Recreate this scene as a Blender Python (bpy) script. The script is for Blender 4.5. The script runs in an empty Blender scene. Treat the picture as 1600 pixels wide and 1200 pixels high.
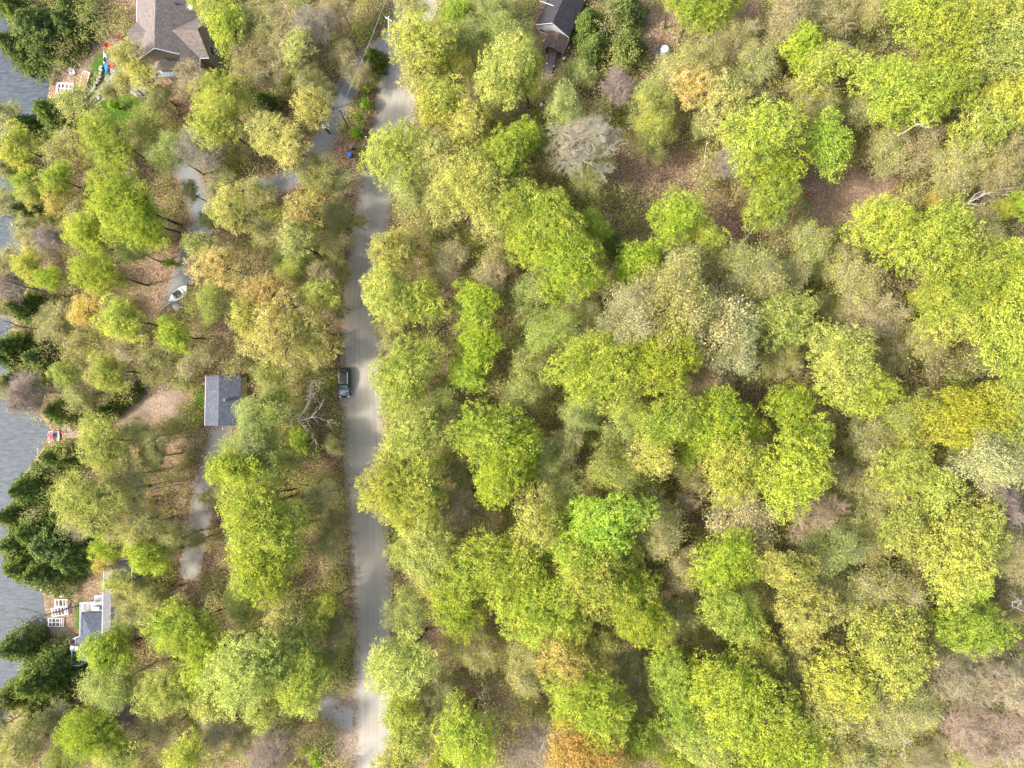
import bpy, math, random
import numpy as np
from mathutils import Vector, Matrix

# ------------------------------------------------------------------ camera, sky, sun, exposure
sc = bpy.context.scene
col = sc.collection
PXM = 0.1                                  # metres per photo pixel on the road
FPX = 1075.0                               # focal length in photo pixels (1600 wide)
CAM = Vector((7.0, -5.0, 107.3))
cam_d = bpy.data.cameras.new('camera')
cam_d.sensor_width = 36.0
cam_d.lens = 36.0 * FPX / 1600.0
cam_d.clip_end = 6000
cam = bpy.data.objects.new('camera', cam_d)
col.objects.link(cam)
cam.location = CAM
_z = CAM.normalized(); _x = Vector((0, 1, 0)).cross(_z).normalized(); _y = _z.cross(_x)
CM = Matrix((_x, _y, _z)).transposed()
cam.rotation_euler = CM.to_euler()
sc.camera = cam

SUN_AZ = math.atan2(-0.975, -0.22)         # compass angle of the sun from +Y towards +X
SUN_EL = math.radians(46)
w = bpy.data.worlds.new('World'); sc.world = w; w.use_nodes = True
nt = w.node_tree
sky = nt.nodes.new('ShaderNodeTexSky'); sky.sky_type = 'NISHITA'; sky.sun_disc = False
sky.sun_elevation = SUN_EL; sky.sun_rotation = SUN_AZ
sky.dust_density = 4.0; sky.air_density = 1.0
bg = nt.nodes['Background']; bg.inputs[1].default_value = 0.15
nt.links.new(sky.outputs[0], bg.inputs[0])
sun_d = bpy.data.lights.new('sun', 'SUN'); sun_d.energy = 2.0; sun_d.angle = math.radians(6)
sun_d.color = (1.0, 0.955, 0.89)
sun = bpy.data.objects.new('sun', sun_d); col.objects.link(sun)
sv = Vector((math.sin(SUN_AZ) * math.cos(SUN_EL), math.cos(SUN_AZ) * math.cos(SUN_EL), math.sin(SUN_EL)))
sun.rotation_euler = sv.to_track_quat('Z', 'Y').to_euler()
sun.location = (-60, -20, 120)
sc.view_settings.view_transform = 'Standard'
sc.view_settings.look = 'None'
sc.view_settings.exposure = 1.6
sc.view_settings.gamma = 1.0
sc.render.engine = 'CYCLES'
sc.cycles.max_bounces = 8
sc.cycles.diffuse_bounces = 5
sc.cycles.transmission_bounces = 4

rnd = random.Random(7)

# ------------------------------------------------------------------ pixel <-> world
def P(px, py, z=0.0):
    d = CM @ Vector(((px - 800) / FPX, -(py - 600) / FPX, -1.0))
    t = (z - CAM.z) / d.z
    return CAM + d * t

SHORE = [(-300, -60), (-100, -20), (0, 5), (60, 30), (100, 74), (130, 86), (160, 78), (200, 52), (280, 34), (340, 38), (400, 34),
         (480, 22), (560, 18), (640, 44), (672, 76), (700, 68), (740, 44), (800, 16), (880, 14), (930, 70),
         (980, 80), (1010, 74), (1040, 46), (1100, 12), (1200, 0), (1500, -40)]
_sy = np.array([P(a[1], a[0], -3.0).y for a in SHORE])[::-1]
_sx = np.array([P(a[1], a[0], -3.0).x for a in SHORE])[::-1]

def ground_z(x, y):
    x = np.asarray(x, float); y = np.asarray(y, float)
    d = x - np.interp(y, _sy, _sx)
    t = np.clip(d / 42.0, 0, 1)
    z = np.where(d > 0, -3.0 + 3.0 * (t * (1.6 - 0.6 * t)) , -3.0 + np.maximum(d * 0.35, -6))
    z = z + np.clip((x + 12) / 90.0, 0, 1.5) * 2.2
    rd = np.clip(np.abs(x + 22) / 10.0 - 0.6, 0, 1)
    z = z + 0.22 * np.sin(x * 0.31 + 1.3) * np.sin(y * 0.27) * rd
    return z

def G(x, y): return float(ground_z(x, y))

def PG(px, py, h=0.0):
    z = 0.0
    for _ in range(6):
        p = P(px, py, z + h); z = G(p.x, p.y)
    p = P(px, py, z + h)
    return Vector((p.x, p.y, z))

def topix(x, y, z):
    v = CM.transposed() @ (Vector((x, y, z)) - CAM)
    return 800 + FPX * v.x / -v.z, 600 - FPX * v.y / -v.z

# ------------------------------------------------------------------ materials
MATS = {}
def mat(name, rgb, rough=0.8, metal=0.0, noise=None, spec=0.3, bump=None, coat=0.0):
    """plain principled with optional noise mottling: noise=(scale, amount)"""
    if name in MATS: return MATS[name]
    m = bpy.data.materials.new(name); m.use_nodes = True
    t = m.node_tree; b = t.nodes['Principled BSDF']
    b.inputs['Base Color'].default_value = (*rgb, 1); b.inputs['Roughness'].default_value = rough
    b.inputs['Metallic'].default_value = metal; b.inputs['Specular IOR Level'].default_value = spec
    b.inputs['Coat Weight'].default_value = coat
    if noise:
        tc = t.nodes.new('ShaderNodeTexCoord'); n = t.nodes.new('ShaderNodeTexNoise')
        n.inputs['Scale'].default_value = noise[0]; n.inputs['Detail'].default_value = 5
        n.inputs['Roughness'].default_value = 0.7
        r = t.nodes.new('ShaderNodeMapRange'); r.inputs[1].default_value = 0.3; r.inputs[2].default_value = 0.7
        r.inputs[3].default_value = 1 - noise[1]; r.inputs[4].default_value = 1 + noise[1]
        mx = t.nodes.new('ShaderNodeVectorMath'); mx.operation = 'SCALE'
        mx.inputs[0].default_value = rgb
        t.links.new(tc.outputs['Object'], n.inputs['Vector']); t.links.new(n.outputs['Fac'], r.inputs[0])
        t.links.new(r.outputs[0], mx.inputs['Scale']); t.links.new(mx.outputs[0], b.inputs['Base Color'])
        if bump:
            bp = t.nodes.new('ShaderNodeBump'); bp.inputs['Strength'].default_value = bump
            bp.inputs['Distance'].default_value = 0.05
            t.links.new(n.outputs['Fac'], bp.inputs['Height']); t.links.new(bp.outputs[0], b.inputs['Normal'])
    MATS[name] = m
    return m

def leaf_mat(name, trans=0.45, var=0.30, clump=0.26):
    m = bpy.data.materials.new(name); m.use_nodes = True
    t = m.node_tree; t.nodes.clear(); N = t.nodes.new; L = t.links.new
    out = N('ShaderNodeOutputMaterial'); oi = N('ShaderNodeObjectInfo'); ge = N('ShaderNodeNewGeometry')
    tc = N('ShaderNodeTexCoord'); n = N('ShaderNodeTexNoise'); n.inputs['Scale'].default_value = 0.55
    n.inputs['Detail'].default_value = 2
    L(tc.outputs['Object'], n.inputs['Vector'])
    r1 = N('ShaderNodeMapRange'); r1.inputs[3].default_value = 1 - var; r1.inputs[4].default_value = 1 + var
    L(ge.outputs['Random Per Island'], r1.inputs[0])
    r2 = N('ShaderNodeMapRange'); r2.inputs[1].default_value = 0.3; r2.inputs[2].default_value = 0.7
    r2.inputs[3].default_value = 1 - clump; r2.inputs[4].default_value = 1 + clump
    L(n.outputs['Fac'], r2.inputs[0])
    mu = N('ShaderNodeMath'); mu.operation = 'MULTIPLY'; L(r1.outputs[0], mu.inputs[0]); L(r2.outputs[0], mu.inputs[1])
    hs = N('ShaderNodeHueSaturation'); L(oi.outputs['Color'], hs.inputs['Color']); L(mu.outputs[0], hs.inputs['Value'])
    r3 = N('ShaderNodeMapRange'); r3.inputs[1].default_value = 0.3; r3.inputs[2].default_value = 0.7
    r3.inputs[3].default_value = 0.525; r3.inputs[4].default_value = 0.486
    L(n.outputs['Fac'], r3.inputs[0]); L(r3.outputs[0], hs.inputs['Hue'])
    d = N('ShaderNodeBsdfDiffuse'); tr = N('ShaderNodeBsdfTranslucent'); L(hs.outputs[0], d.inputs[0]); L(hs.outputs[0], tr.inputs[0])
    mx = N('ShaderNodeMixShader'); mx.inputs[0].default_value = trans; L(d.outputs[0], mx.inputs[1]); L(tr.outputs[0], mx.inputs[2])
    L(mx.outputs[0], out.inputs[0])
    return m

LEAF = leaf_mat('spring_leaves')
NEEDLE = leaf_mat('needles', 0.12, 0.35, 0.3)
TWIG = leaf_mat('twig_bark', 0.0, 0.18, 0.10)      # coloured per tree
BARK = mat('bark', (0.085, 0.065, 0.05), 0.95, noise=(3, 0.4))
SOFTBARK = mat('soft_bark', (0.33, 0.285, 0.185), 0.95, noise=(3, 0.3))
PALEBARK = mat('pale_bark', (0.42, 0.37, 0.31), 0.9, noise=(3, 0.25))

# ------------------------------------------------------------------ mesh helpers
def np_mesh(name, V, F, m=None, smooth=False):
    """V (n,3), F (k,4) or (k,3) arrays"""
    me = bpy.data.meshes.new(name)
    V = np.asarray(V, np.float32); F = np.asarray(F, np.int32)
    k = F.shape[1]
    me.vertices.add(len(V)); me.vertices.foreach_set('co', V.ravel())
    me.loops.add(F.size); me.loops.foreach_set('vertex_index', F.ravel())
    me.polygons.add(len(F)); me.polygons.foreach_set('loop_start', np.arange(0, F.size, k, dtype=np.int32))
    if smooth: me.polygons.foreach_set('use_smooth', np.ones(len(F), bool))
    me.update(calc_edges=True)
    if m: me.materials.append(m)
    return me

def tubes(segs, n=4):
    """segs rows: x0 y0 z0 x1 y1 z1 r0 r1 -> V, F"""
    S = np.asarray(segs, float).reshape(-1, 8)
    a = S[:, :3]; b = S[:, 3:6]; d = b - a
    L = np.linalg.norm(d, axis=1, keepdims=True) + 1e-9; d = d / L
    up = np.where(np.abs(d[:, 2:3]) > 0.9, np.array([[1.0, 0, 0]]), np.array([[0, 0, 1.0]]))
    u = np.cross(d, up); u /= np.linalg.norm(u, axis=1, keepdims=True) + 1e-9
    v = np.cross(d, u)
    V = []
    for e, r in ((a, S[:, 6:7]), (b, S[:, 7:8])):
        for k in range(n):
            t = 2 * math.pi * k / n
            V.append(e + r * (math.cos(t) * u + math.sin(t) * v))
    V = np.stack(V, 1)                      # m,2n,3
    m = len(S); base = (np.arange(m) * 2 * n)[:, None]
    F = []
    for k in range(n):
        k2 = (k + 1) % n
        F.append(base + np.array([[k, k2, n + k2, n + k]]))
    return V.reshape(-1, 3), np.concatenate(F, 0)

def leaves(C, Nn, s, rng, asp=0.75):
    """rhombic leaf faces at centres C with normals Nn and sizes s"""
    m = len(C); Nn = Nn / (np.linalg.norm(Nn, axis=1, keepdims=True) + 1e-9)
    r = rng.normal(size=(m, 3)); u = np.cross(Nn, r); u /= np.linalg.norm(u, axis=1, keepdims=True) + 1e-9
    v = np.cross(Nn, u)
    s = np.broadcast_to(np.asarray(s, float).reshape(-1, 1), (m, 1)) * 0.5
    bend = Nn * s * 0.25
    V = np.stack([C + u * s + bend, C + v * s * asp - bend, C - u * s + bend, C - v * s * asp - bend], 1).reshape(-1, 3)
    F = (np.arange(m) * 4)[:, None] + np.array([[0, 1, 2, 3]])
    return V, F

class MB:
    """collects boxes, prisms and tubes into one mesh with per-face material index"""
    def __init__(s): s.v = []; s.f = []; s.mi = []
    def add(s, vs, fs, mi=0):
        o = len(s.v); s.v += [tuple(q) for q in vs]; s.f += [tuple(i + o for i in f) for f in fs]; s.mi += [mi] * len(fs); return s
    def box(s, c, d, rz=0.0, mi=0, taper=1.0):
        x, y, z = d[0] / 2, d[1] / 2, d[2] / 2; vs = []
        for sz in (-1, 1):
            k = taper if sz > 0 else 1
            for sx, sy in ((-1, -1), (1, -1), (1, 1), (-1, 1)):
                px, py = sx * x * k, sy * y * k
                vs.append((c[0] + px * math.cos(rz) - py * math.sin(rz), c[1] + px * math.sin(rz) + py * math.cos(rz), c[2] + sz * z))
        return s.add(vs, [(3, 2, 1, 0), (4, 5, 6, 7), (0, 1, 5, 4), (1, 2, 6, 5), (2, 3, 7, 6), (3, 0, 4, 7)], mi)
    def cyl(s, c, r, h, n=20, mi=0, r2=None):
        r2 = r if r2 is None else r2; vs = []
        for z, q in ((c[2], r), (c[2] + h, r2)):
            for k in range(n):
                t = 2 * math.pi * k / n; vs.append((c[0] + q * math.cos(t), c[1] + q * math.sin(t), z))
        fs = [(k, (k + 1) % n, n + (k + 1) % n, n + k) for k in range(n)] + [tuple(range(n))[::-1], tuple(range(n, 2 * n))]
        return s.add(vs, fs, mi)
    def bar(s, a, b, r, r2=None, n=6, mi=0):
        r2 = r if r2 is None else r2
        V, F = tubes([[*a, *b, r, r2]], n)
        s.add([tuple(q) for q in V], [tuple(q) for q in F], mi)
        o = len(s.v) - 2 * n
        s.f += [tuple(range(o, o + n)), tuple(range(o + n, o + 2 * n))]; s.mi += [mi] * 2
        return s
    def loft(s, rings, mi=0, cap=True):
        n = len(rings[0]); vs = [q for r in rings for q in r]; fs = []
        for j in range(len(rings) - 1):
            for k in range(n):
                fs.append((j * n + k, j * n + (k + 1) % n, (j + 1) * n + (k + 1) % n, (j + 1) * n + k))
        if cap: fs += [tuple(range(n))[::-1], tuple((len(rings) - 1) * n + k for k in range(n))]
        return s.add(vs, fs, mi)
    def slab(s, pts, th, mi=0):
        """thick sheet below a planar polygon of 3-D points"""
        n = len(pts); lo = [(p[0], p[1], p[2] - th) for p in pts]
        vs = [tuple(p) for p in pts] + lo
        fs = [tuple(range(n)), tuple(range(2 * n - 1, n - 1, -1))] + [(k, n + k, n + (k + 1) % n, (k + 1) % n) for k in range(n)]
        return s.add(vs, fs, mi)
    def build(s, name, mats, parent=None, smooth=False, bevel=0.0):
        me = bpy.data.meshes.new(name); me.from_pydata(s.v, [], s.f)
        if not isinstance(mats, (list, tuple)): mats = [mats]
        for q in mats: me.materials.append(q)
        me.polygons.foreach_set('material_index', s.mi)
        me.update()
        import bmesh
        bm = bmesh.new(); bm.from_mesh(me); bmesh.ops.recalc_face_normals(bm, faces=bm.faces)
        if bevel: bmesh.ops.bevel(bm, geom=list(bm.edges), offset=bevel, segments=2, affect='EDGES', clamp_overlap=True)
        bm.to_mesh(me); bm.free()
        if smooth: me.polygons.foreach_set('use_smooth', [True] * len(me.polygons))
        o = bpy.data.objects.new(name, me); col.objects.link(o)
        if parent: o.parent = parent
        return o

def tag(o, label=None, cat=None, group=None, kind=None):
    if label: o['label'] = label
    if cat: o['category'] = cat
    if group: o['group'] = group
    if kind: o['kind'] = kind
    return o

def empty(name, loc, rz=0.0):
    o = bpy.data.objects.new(name, None); col.objects.link(o); o.location = loc; o.rotation_euler = (0, 0, rz)
    o.empty_display_size = 0.5
    return o

def copy_tree(o, parent=None):
    c = o.copy(); col.objects.link(c); c.parent = parent
    for ch in list(o.children): copy_tree(ch, c)
    return c

# ------------------------------------------------------------------ areas on the ground (photo pixels)
def inpoly(x, y, poly):
    c = False; n = len(poly); j = n - 1
    for i in range(n):
        xi, yi = poly[i]; xj, yj = poly[j]
        if (yi > y) != (yj > y) and x < (xj - xi) * (y - yi) / (yj - yi + 1e-12) + xi: c = not c
        j = i
    return c

ROAD = [(-120, 660, 725), (-60, 640, 700), (0, 618, 684), (50, 606, 668), (100, 598, 660), (150, 592, 652), (200, 583, 644), (250, 571, 630), (300, 561, 614),
        (350, 552, 607), (400, 546, 600), (450, 540, 596), (500, 537, 594), (550, 535, 594), (600, 535, 598), (650, 537, 602), (700, 539, 602),
        (750, 541, 602), (800, 545, 603), (850, 549, 606), (900, 552, 608), (950, 554, 610), (1000, 555, 613), (1050, 555, 616), (1100, 554, 617),
        (1150, 554, 620), (1200, 555, 622), (1280, 556, 624), (1350, 556, 626)]
def strip(points, w):
    """centre line (px) and width px -> left/right px points"""
    out = []
    for i, (x, y) in enumerate(points):
        a = points[max(i - 1, 0)]; b = points[min(i + 1, len(points) - 1)]
        dx, dy = b[0] - a[0], b[1] - a[1]; l = math.hypot(dx, dy); ww = w[i] if isinstance(w, (list, tuple)) else w
        out.append(((x - dy / l * ww / 2, y + dx / l * ww / 2), (x + dy / l * ww / 2, y - dx / l * ww / 2)))
    return out
def densify(pts, k=4):
    out = []
    P_ = [pts[0]] + list(pts) + [pts[-1]]
    for i in range(1, len(P_) - 2):
        p0, p1, p2, p3 = [np.array(q, float) for q in P_[i - 1:i + 3]]
        for j in range(k):
            t = j / k
            out.append(tuple(0.5 * ((2 * p1) + (-p0 + p2) * t + (2 * p0 - 5 * p1 + 4 * p2 - p3) * t * t + (-p0 + 3 * p1 - 3 * p2 + p3) * t ** 3)))
    out.append(tuple(pts[-1])); return out
DRIVE_A = densify([(622, 62), (588, 84), (555, 120), (532, 160), (512, 210), (482, 256), (440, 284), (395, 300), (350, 322), (318, 352), (298, 400), (284, 440), (268, 482)])
DRIVE_B = densify([(320, 345), (306, 305), (292, 268), (270, 246)])
DRIVE_C = densify([(348, 660), (338, 710), (322, 755), (313, 810), (302, 860), (294, 905)])
DRIVE_D = densify([(580, 1130), (550, 1124), (522, 1112), (500, 1092)])
STRIPS = [(DRIVE_A, 34), (DRIVE_B, 36), (DRIVE_C, 36), (DRIVE_D, 26)]
def dist_line(x, y, pts):
    A = np.array(pts, float); a = A[:-1]; d = A[1:] - a
    t = np.clip(((np.array([x, y]) - a) * d).sum(1) / ((d * d).sum(1) + 1e-9), 0, 1)
    q = a + d * t[:, None]; return float(np.sqrt(((q - [x, y]) ** 2).sum(1)).min())
_ry = [r[0] for r in ROAD]; _rl = [r[1] for r in ROAD]; _rr = [r[2] for r in ROAD]
def on_road(x, y, m=0):
    return np.interp(y, _ry, _rl) - m < x < np.interp(y, _ry, _rr) + m

HOUSES = [[(200, -60), (345, -60), (350, 130), (215, 130)], [(835, -60), (925, -60), (895, 85), (870, 130), (845, 130), (832, 60)],
          [(318, 580), (398, 580), (398, 675), (318, 675)], [(108, 865), (222, 865), (222, 1010), (180, 1045), (108, 1050)]]
CLEAR = [[(985, -20), (1035, -20), (1060, 60), (1055, 100), (1010, 105), (985, 60)],
         [(960, 225), (1095, 225), (1095, 330), (1040, 345), (985, 300)],
         [(1245, 250), (1395, 265), (1385, 350), (1300, 365), (1255, 340)],
         [(190, 600), (290, 598), (295, 660), (175, 665)], [(95, 655), (140, 655), (135, 720), (100, 740)],
         [(90, 60), (215, 60), (235, 190), (140, 195), (90, 150)],
         [(225, 385), (270, 385), (262, 470), (225, 490), (190, 470)],
         [(1080, 335), (1190, 335), (1190, 380), (1130, 390)], [(690, 490), (712, 490), (700, 590), (680, 570)],
         [(505, 680), (535, 680), (540, 745), (515, 740)], [(505, 230), (560, 220), (565, 260), (520, 270)],
         [(760, 1060), (790, 1060), (790, 1110), (750, 1110)], [(935, 920), (975, 920), (985, 990), (950, 990)],
         [(510, 1085), (556, 1085), (556, 1200), (530, 1200)], [(80, 925), (112, 925), (112, 985), (70, 985)]]
TURF = [([(145, 85), (170, 80), (185, 120), (165, 150), (120, 150), (130, 115)], 0.8), ([(150, 160), (190, 150), (225, 150), (228, 180), (190, 195), (158, 188)], 1.0),
        ([(302, 600), (318, 595), (318, 665), (304, 668)], 0.9), ([(265, 590), (300, 580), (300, 612), (270, 618)], 0.7),
        ([(118, 930), (128, 930), (128, 990), (112, 990)], 0.7), ([(610, 800), (640, 800), (640, 900), (612, 900)], 0.6),
        ([(560, 225), (568, 210), (570, 300), (556, 300)], 0.4)]
def blocked(px, py, m=4):
    if on_road(px, py, m): return True
    if px < np.interp(py, [a[0] for a in SHORE], [a[1] for a in SHORE]) + 4: return True
    for pts, wd in STRIPS:
        if dist_line(px, py, pts) < wd / 2 + m: return True
    for q in HOUSES:
        if inpoly(px, py, q): return True
    return False

# ------------------------------------------------------------------ ground
def axis(lo, hi, step, far):
    core = np.arange(lo, hi + 1e-6, step); o = []; d = step; x = hi
    while x < far: d *= 1.5; x += d; o.append(x)
    i = []; d = step; x = lo
    while x > -far: d *= 1.5; x -= d; i.append(x)
    return np.array(i[::-1] + list(core) + o)
gx = axis(-95, 95, 0.6, 2500); gy = axis(-75, 75, 0.6, 2500)
X, Y = np.meshgrid(gx, gy)
Z = ground_z(X, Y)
nx, ny = len(gx), len(gy)
V = np.stack([X, Y, Z], -1).reshape(-1, 3)
ii, jj = np.meshgrid(np.arange(nx - 1), np.arange(ny - 1))
a = (jj * nx + ii).ravel()
F = np.stack([a, a + 1, a + nx + 1, a + nx], 1)
gm = bpy.data.materials.new('forest_floor'); gm.use_nodes = True
def ground_material(m):
    t = m.node_tree; b = t.nodes['Principled BSDF']; N = t.nodes.new; L = t.links.new
    b.inputs['Roughness'].default_value = 0.95; b.inputs['Specular IOR Level'].default_value = 0.1
    tc = N('ShaderNodeTexCoord')
    big = N('ShaderNodeTexNoise'); big.inputs['Scale'].default_value = 0.12; big.inputs['Detail'].default_value = 6; big.inputs['Roughness'].default_value = 0.65
    vo = N('ShaderNodeTexVoronoi'); vo.inputs['Scale'].default_value = 7.5; vo.inputs['Randomness'].default_value = 1
    fine = N('ShaderNodeTexNoise'); fine.inputs['Scale'].default_value = 3.2; fine.inputs['Detail'].default_value = 8; fine.inputs['Roughness'].default_value = 0.8
    for n in (big, vo, fine): L(tc.outputs['Object'], n.inputs['Vector'])
    # single leaves: random value per voronoi cell -> ramp of litter colours
    sep = N('ShaderNodeSeparateColor'); L(vo.outputs['Color'], sep.inputs[0])
    r = N('ShaderNodeValToRGB'); e = r.color_ramp.elements
    e[0].position = 0.0; e[0].color = (0.085, 0.055, 0.032, 1)
    e[1].position = 1.0; e[1].color = (0.46, 0.345, 0.245, 1)
    for p_, c_ in ((0.35, (0.165, 0.109, 0.066, 1)), (0.62, (0.235, 0.158, 0.097, 1)), (0.86, (0.33, 0.23, 0.145, 1))):
        q = e.new(p_); q.color = c_
    L(sep.outputs[0], r.inputs[0])
    # moss / low plants
    rg = N('ShaderNodeValToRGB'); rg.color_ramp.elements[0].color = (0.09, 0.10, 0.035, 1); rg.color_ramp.elements[1].color = (0.27, 0.27, 0.10, 1)
    L(fine.outputs['Fac'], rg.inputs[0])
    ms = N('ShaderNodeMapRange'); ms.inputs[1].default_value = 0.50; ms.inputs[2].default_value = 0.72; ms.inputs[4].default_value = 0.75
    L(big.outputs['Fac'], ms.inputs[0])
    mg = N('ShaderNodeMath'); mg.operation = 'MULTIPLY'; L(ms.outputs[0], mg.inputs[0])
    rf = N('ShaderNodeMapRange'); rf.inputs[1].default_value = 0.35; rf.inputs[2].default_value = 0.6; L(fine.outputs['Fac'], rf.inputs[0]); L(rf.outputs[0], mg.inputs[1])
    m1 = N('ShaderNodeMixRGB'); L(mg.outputs[0], m1.inputs[0]); L(r.outputs[0], m1.inputs[1]); L(rg.outputs[0], m1.inputs[2])
    # lawn and shore attributes
    at = N('ShaderNodeAttribute'); at.attribute_name = 'turf'
    rt = N('ShaderNodeValToRGB'); rt.color_ramp.elements[0].color = (0.03, 0.07, 0.008, 1); rt.color_ramp.elements[1].color = (0.10, 0.18, 0.022, 1)
    L(fine.outputs['Fac'], rt.inputs[0])
    ta = N('ShaderNodeMath'); ta.operation = 'ADD'; L(at.outputs['Fac'], ta.inputs[0])
    tb = N('ShaderNodeMapRange'); tb.inputs[1].default_value = 0.3; tb.inputs[2].default_value = 0.7; tb.inputs[3].default_value = -0.45; tb.inputs[4].default_value = 0.35
    L(fine.outputs['Fac'], tb.inputs[0]); L(tb.outputs[0], ta.inputs[1])
    tk = N('ShaderNodeMapRange'); tk.inputs[1].default_value = 0.3; tk.inputs[2].default_value = 0.6; L(ta.outputs[0], tk.inputs[0])
    m2 = N('ShaderNodeMixRGB'); L(tk.outputs[0], m2.inputs[0]); L(m1.outputs[0], m2.inputs[1]); L(rt.outputs[0], m2.inputs[2])
    ap = N('ShaderNodeAttribute'); ap.attribute_name = 'pale'
    rp = N('ShaderNodeValToRGB'); rp.color_ramp.elements[0].color = (0.20, 0.14, 0.10, 1); rp.color_ramp.elements[1].color = (0.42, 0.33, 0.255, 1)
    L(sep.outputs[1], rp.inputs[0])
    m3 = N('ShaderNodeMixRGB'); L(ap.outputs['Fac'], m3.inputs[0]); L(m2.outputs[0], m3.inputs[1]); L(rp.outputs[0], m3.inputs[2])
    L(m3.outputs[0], b.inputs['Base Color'])
    bp = N('ShaderNodeBump'); bp.inputs['Strength'].default_value = 0.7; bp.inputs['Distance'].default_value = 0.12
    ad = N('ShaderNodeMath'); ad.operation = 'ADD'; L(fine.outputs['Fac'], ad.inputs[0]); L(sep.outputs[0], ad.inputs[1])
    L(ad.outputs[0], bp.inputs['Height']); L(bp.outputs[0], b.inputs['Normal'])
ground_material(gm)
me = np_mesh('ground', V, F, gm, True)
turf = np.zeros(len(V), np.float32); pale = np.zeros(len(V), np.float32)
PALE = [([(195, 598), (285, 598), (290, 660), (180, 662)], 0.75), ([(98, 655), (138, 655), (130, 735), (100, 740)], 0.7), ([(90, 60), (150, 60), (140, 130), (85, 120)], 0.6),
        ([(505, 1080), (560, 1080), (560, 1200), (545, 1200), (512, 1160)], 0.65), ([(1245, 255), (1390, 265), (1385, 350), (1255, 345)], 0.3), ([(80, 950), (110, 950), (110, 1010), (70, 1000)], 0.5)]
Mt = np.array(CM.transposed()); rel = (V - np.array(CAM)) @ Mt.T
pxa = 800 + FPX * rel[:, 0] / -rel[:, 2]; pya = 600 - FPX * rel[:, 1] / -rel[:, 2]
inside = np.where((pxa > -60) & (pxa < 1660) & (pya > -60) & (pya < 1260))[0]
for arr, lst in ((turf, TURF), (pale, PALE)):
    for poly, s in lst:
        xs = [q[0] for q in poly]; ys = [q[1] for q in poly]
        for k in inside[(pxa[inside] > min(xs)) & (pxa[inside] < max(xs)) & (pya[inside] > min(ys)) & (pya[inside] < max(ys))]:
            if inpoly(pxa[k], pya[k], poly): arr[k] = s
T2 = turf.reshape(ny, nx); P2 = pale.reshape(ny, nx)
for arr in (T2, P2):
    for _ in range(2): arr[1:-1, 1:-1] = (arr[1:-1, 1:-1] * 2 + arr[:-2, 1:-1] + arr[2:, 1:-1] + arr[1:-1, :-2] + arr[1:-1, 2:]) / 6
me.attributes.new('turf', 'FLOAT', 'POINT').data.foreach_set('value', T2.ravel())
me.attributes.new('pale', 'FLOAT', 'POINT').data.foreach_set('value', P2.ravel())
g = bpy.data.objects.new('ground', me); col.objects.link(g); tag(g, kind='structure')

# water
wm = bpy.data.materials.new('lake_water'); wm.use_nodes = True
t = wm.node_tree; b = t.nodes['Principled BSDF']; b.inputs['Base Color'].default_value = (0.115, 0.155, 0.18, 1)
b.inputs['Roughness'].default_value = 0.6; b.inputs['Specular IOR Level'].default_value = 0.25
tc = t.nodes.new('ShaderNodeTexCoord'); mp = t.nodes.new('ShaderNodeMapping'); mp.inputs['Rotation'].default_value = (0, 0, math.radians(35)); mp.inputs['Scale'].default_value = (0.8, 3.2, 1)
n1 = t.nodes.new('ShaderNodeTexNoise'); n1.inputs['Scale'].default_value = 0.9; n1.inputs['Detail'].default_value = 5; n1.inputs['Roughness'].default_value = 0.6
bp = t.nodes.new('ShaderNodeBump'); bp.inputs['Strength'].default_value = 0.35; bp.inputs['Distance'].default_value = 0.1
t.links.new(tc.outputs['Object'], mp.inputs[0]); t.links.new(mp.outputs[0], n1.inputs['Vector']); t.links.new(n1.outputs['Fac'], bp.inputs['Height']); t.links.new(bp.outputs[0], b.inputs['Normal'])
rw = t.nodes.new('ShaderNodeValToRGB'); rw.color_ramp.elements[0].position = 0.35; rw.color_ramp.elements[0].color = (0.03, 0.042, 0.052, 1)
rw.color_ramp.elements[1].position = 0.68; rw.color_ramp.elements[1].color = (0.075, 0.092, 0.105, 1)
t.links.new(n1.outputs['Fac'], rw.inputs[0]); t.links.new(rw.outputs[0], b.inputs['Base Color'])
me = bpy.data.meshes.new('lake'); me.from_pydata([(-2500, -2500, -3.12), (-60, -2500, -3.12), (-60, 2500, -3.12), (-2500, 2500, -3.12)], [], [(0, 1, 2, 3)]); me.materials.append(wm)
o = bpy.data.objects.new('lake_water', me); col.objects.link(o); tag(o, kind='structure')

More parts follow.
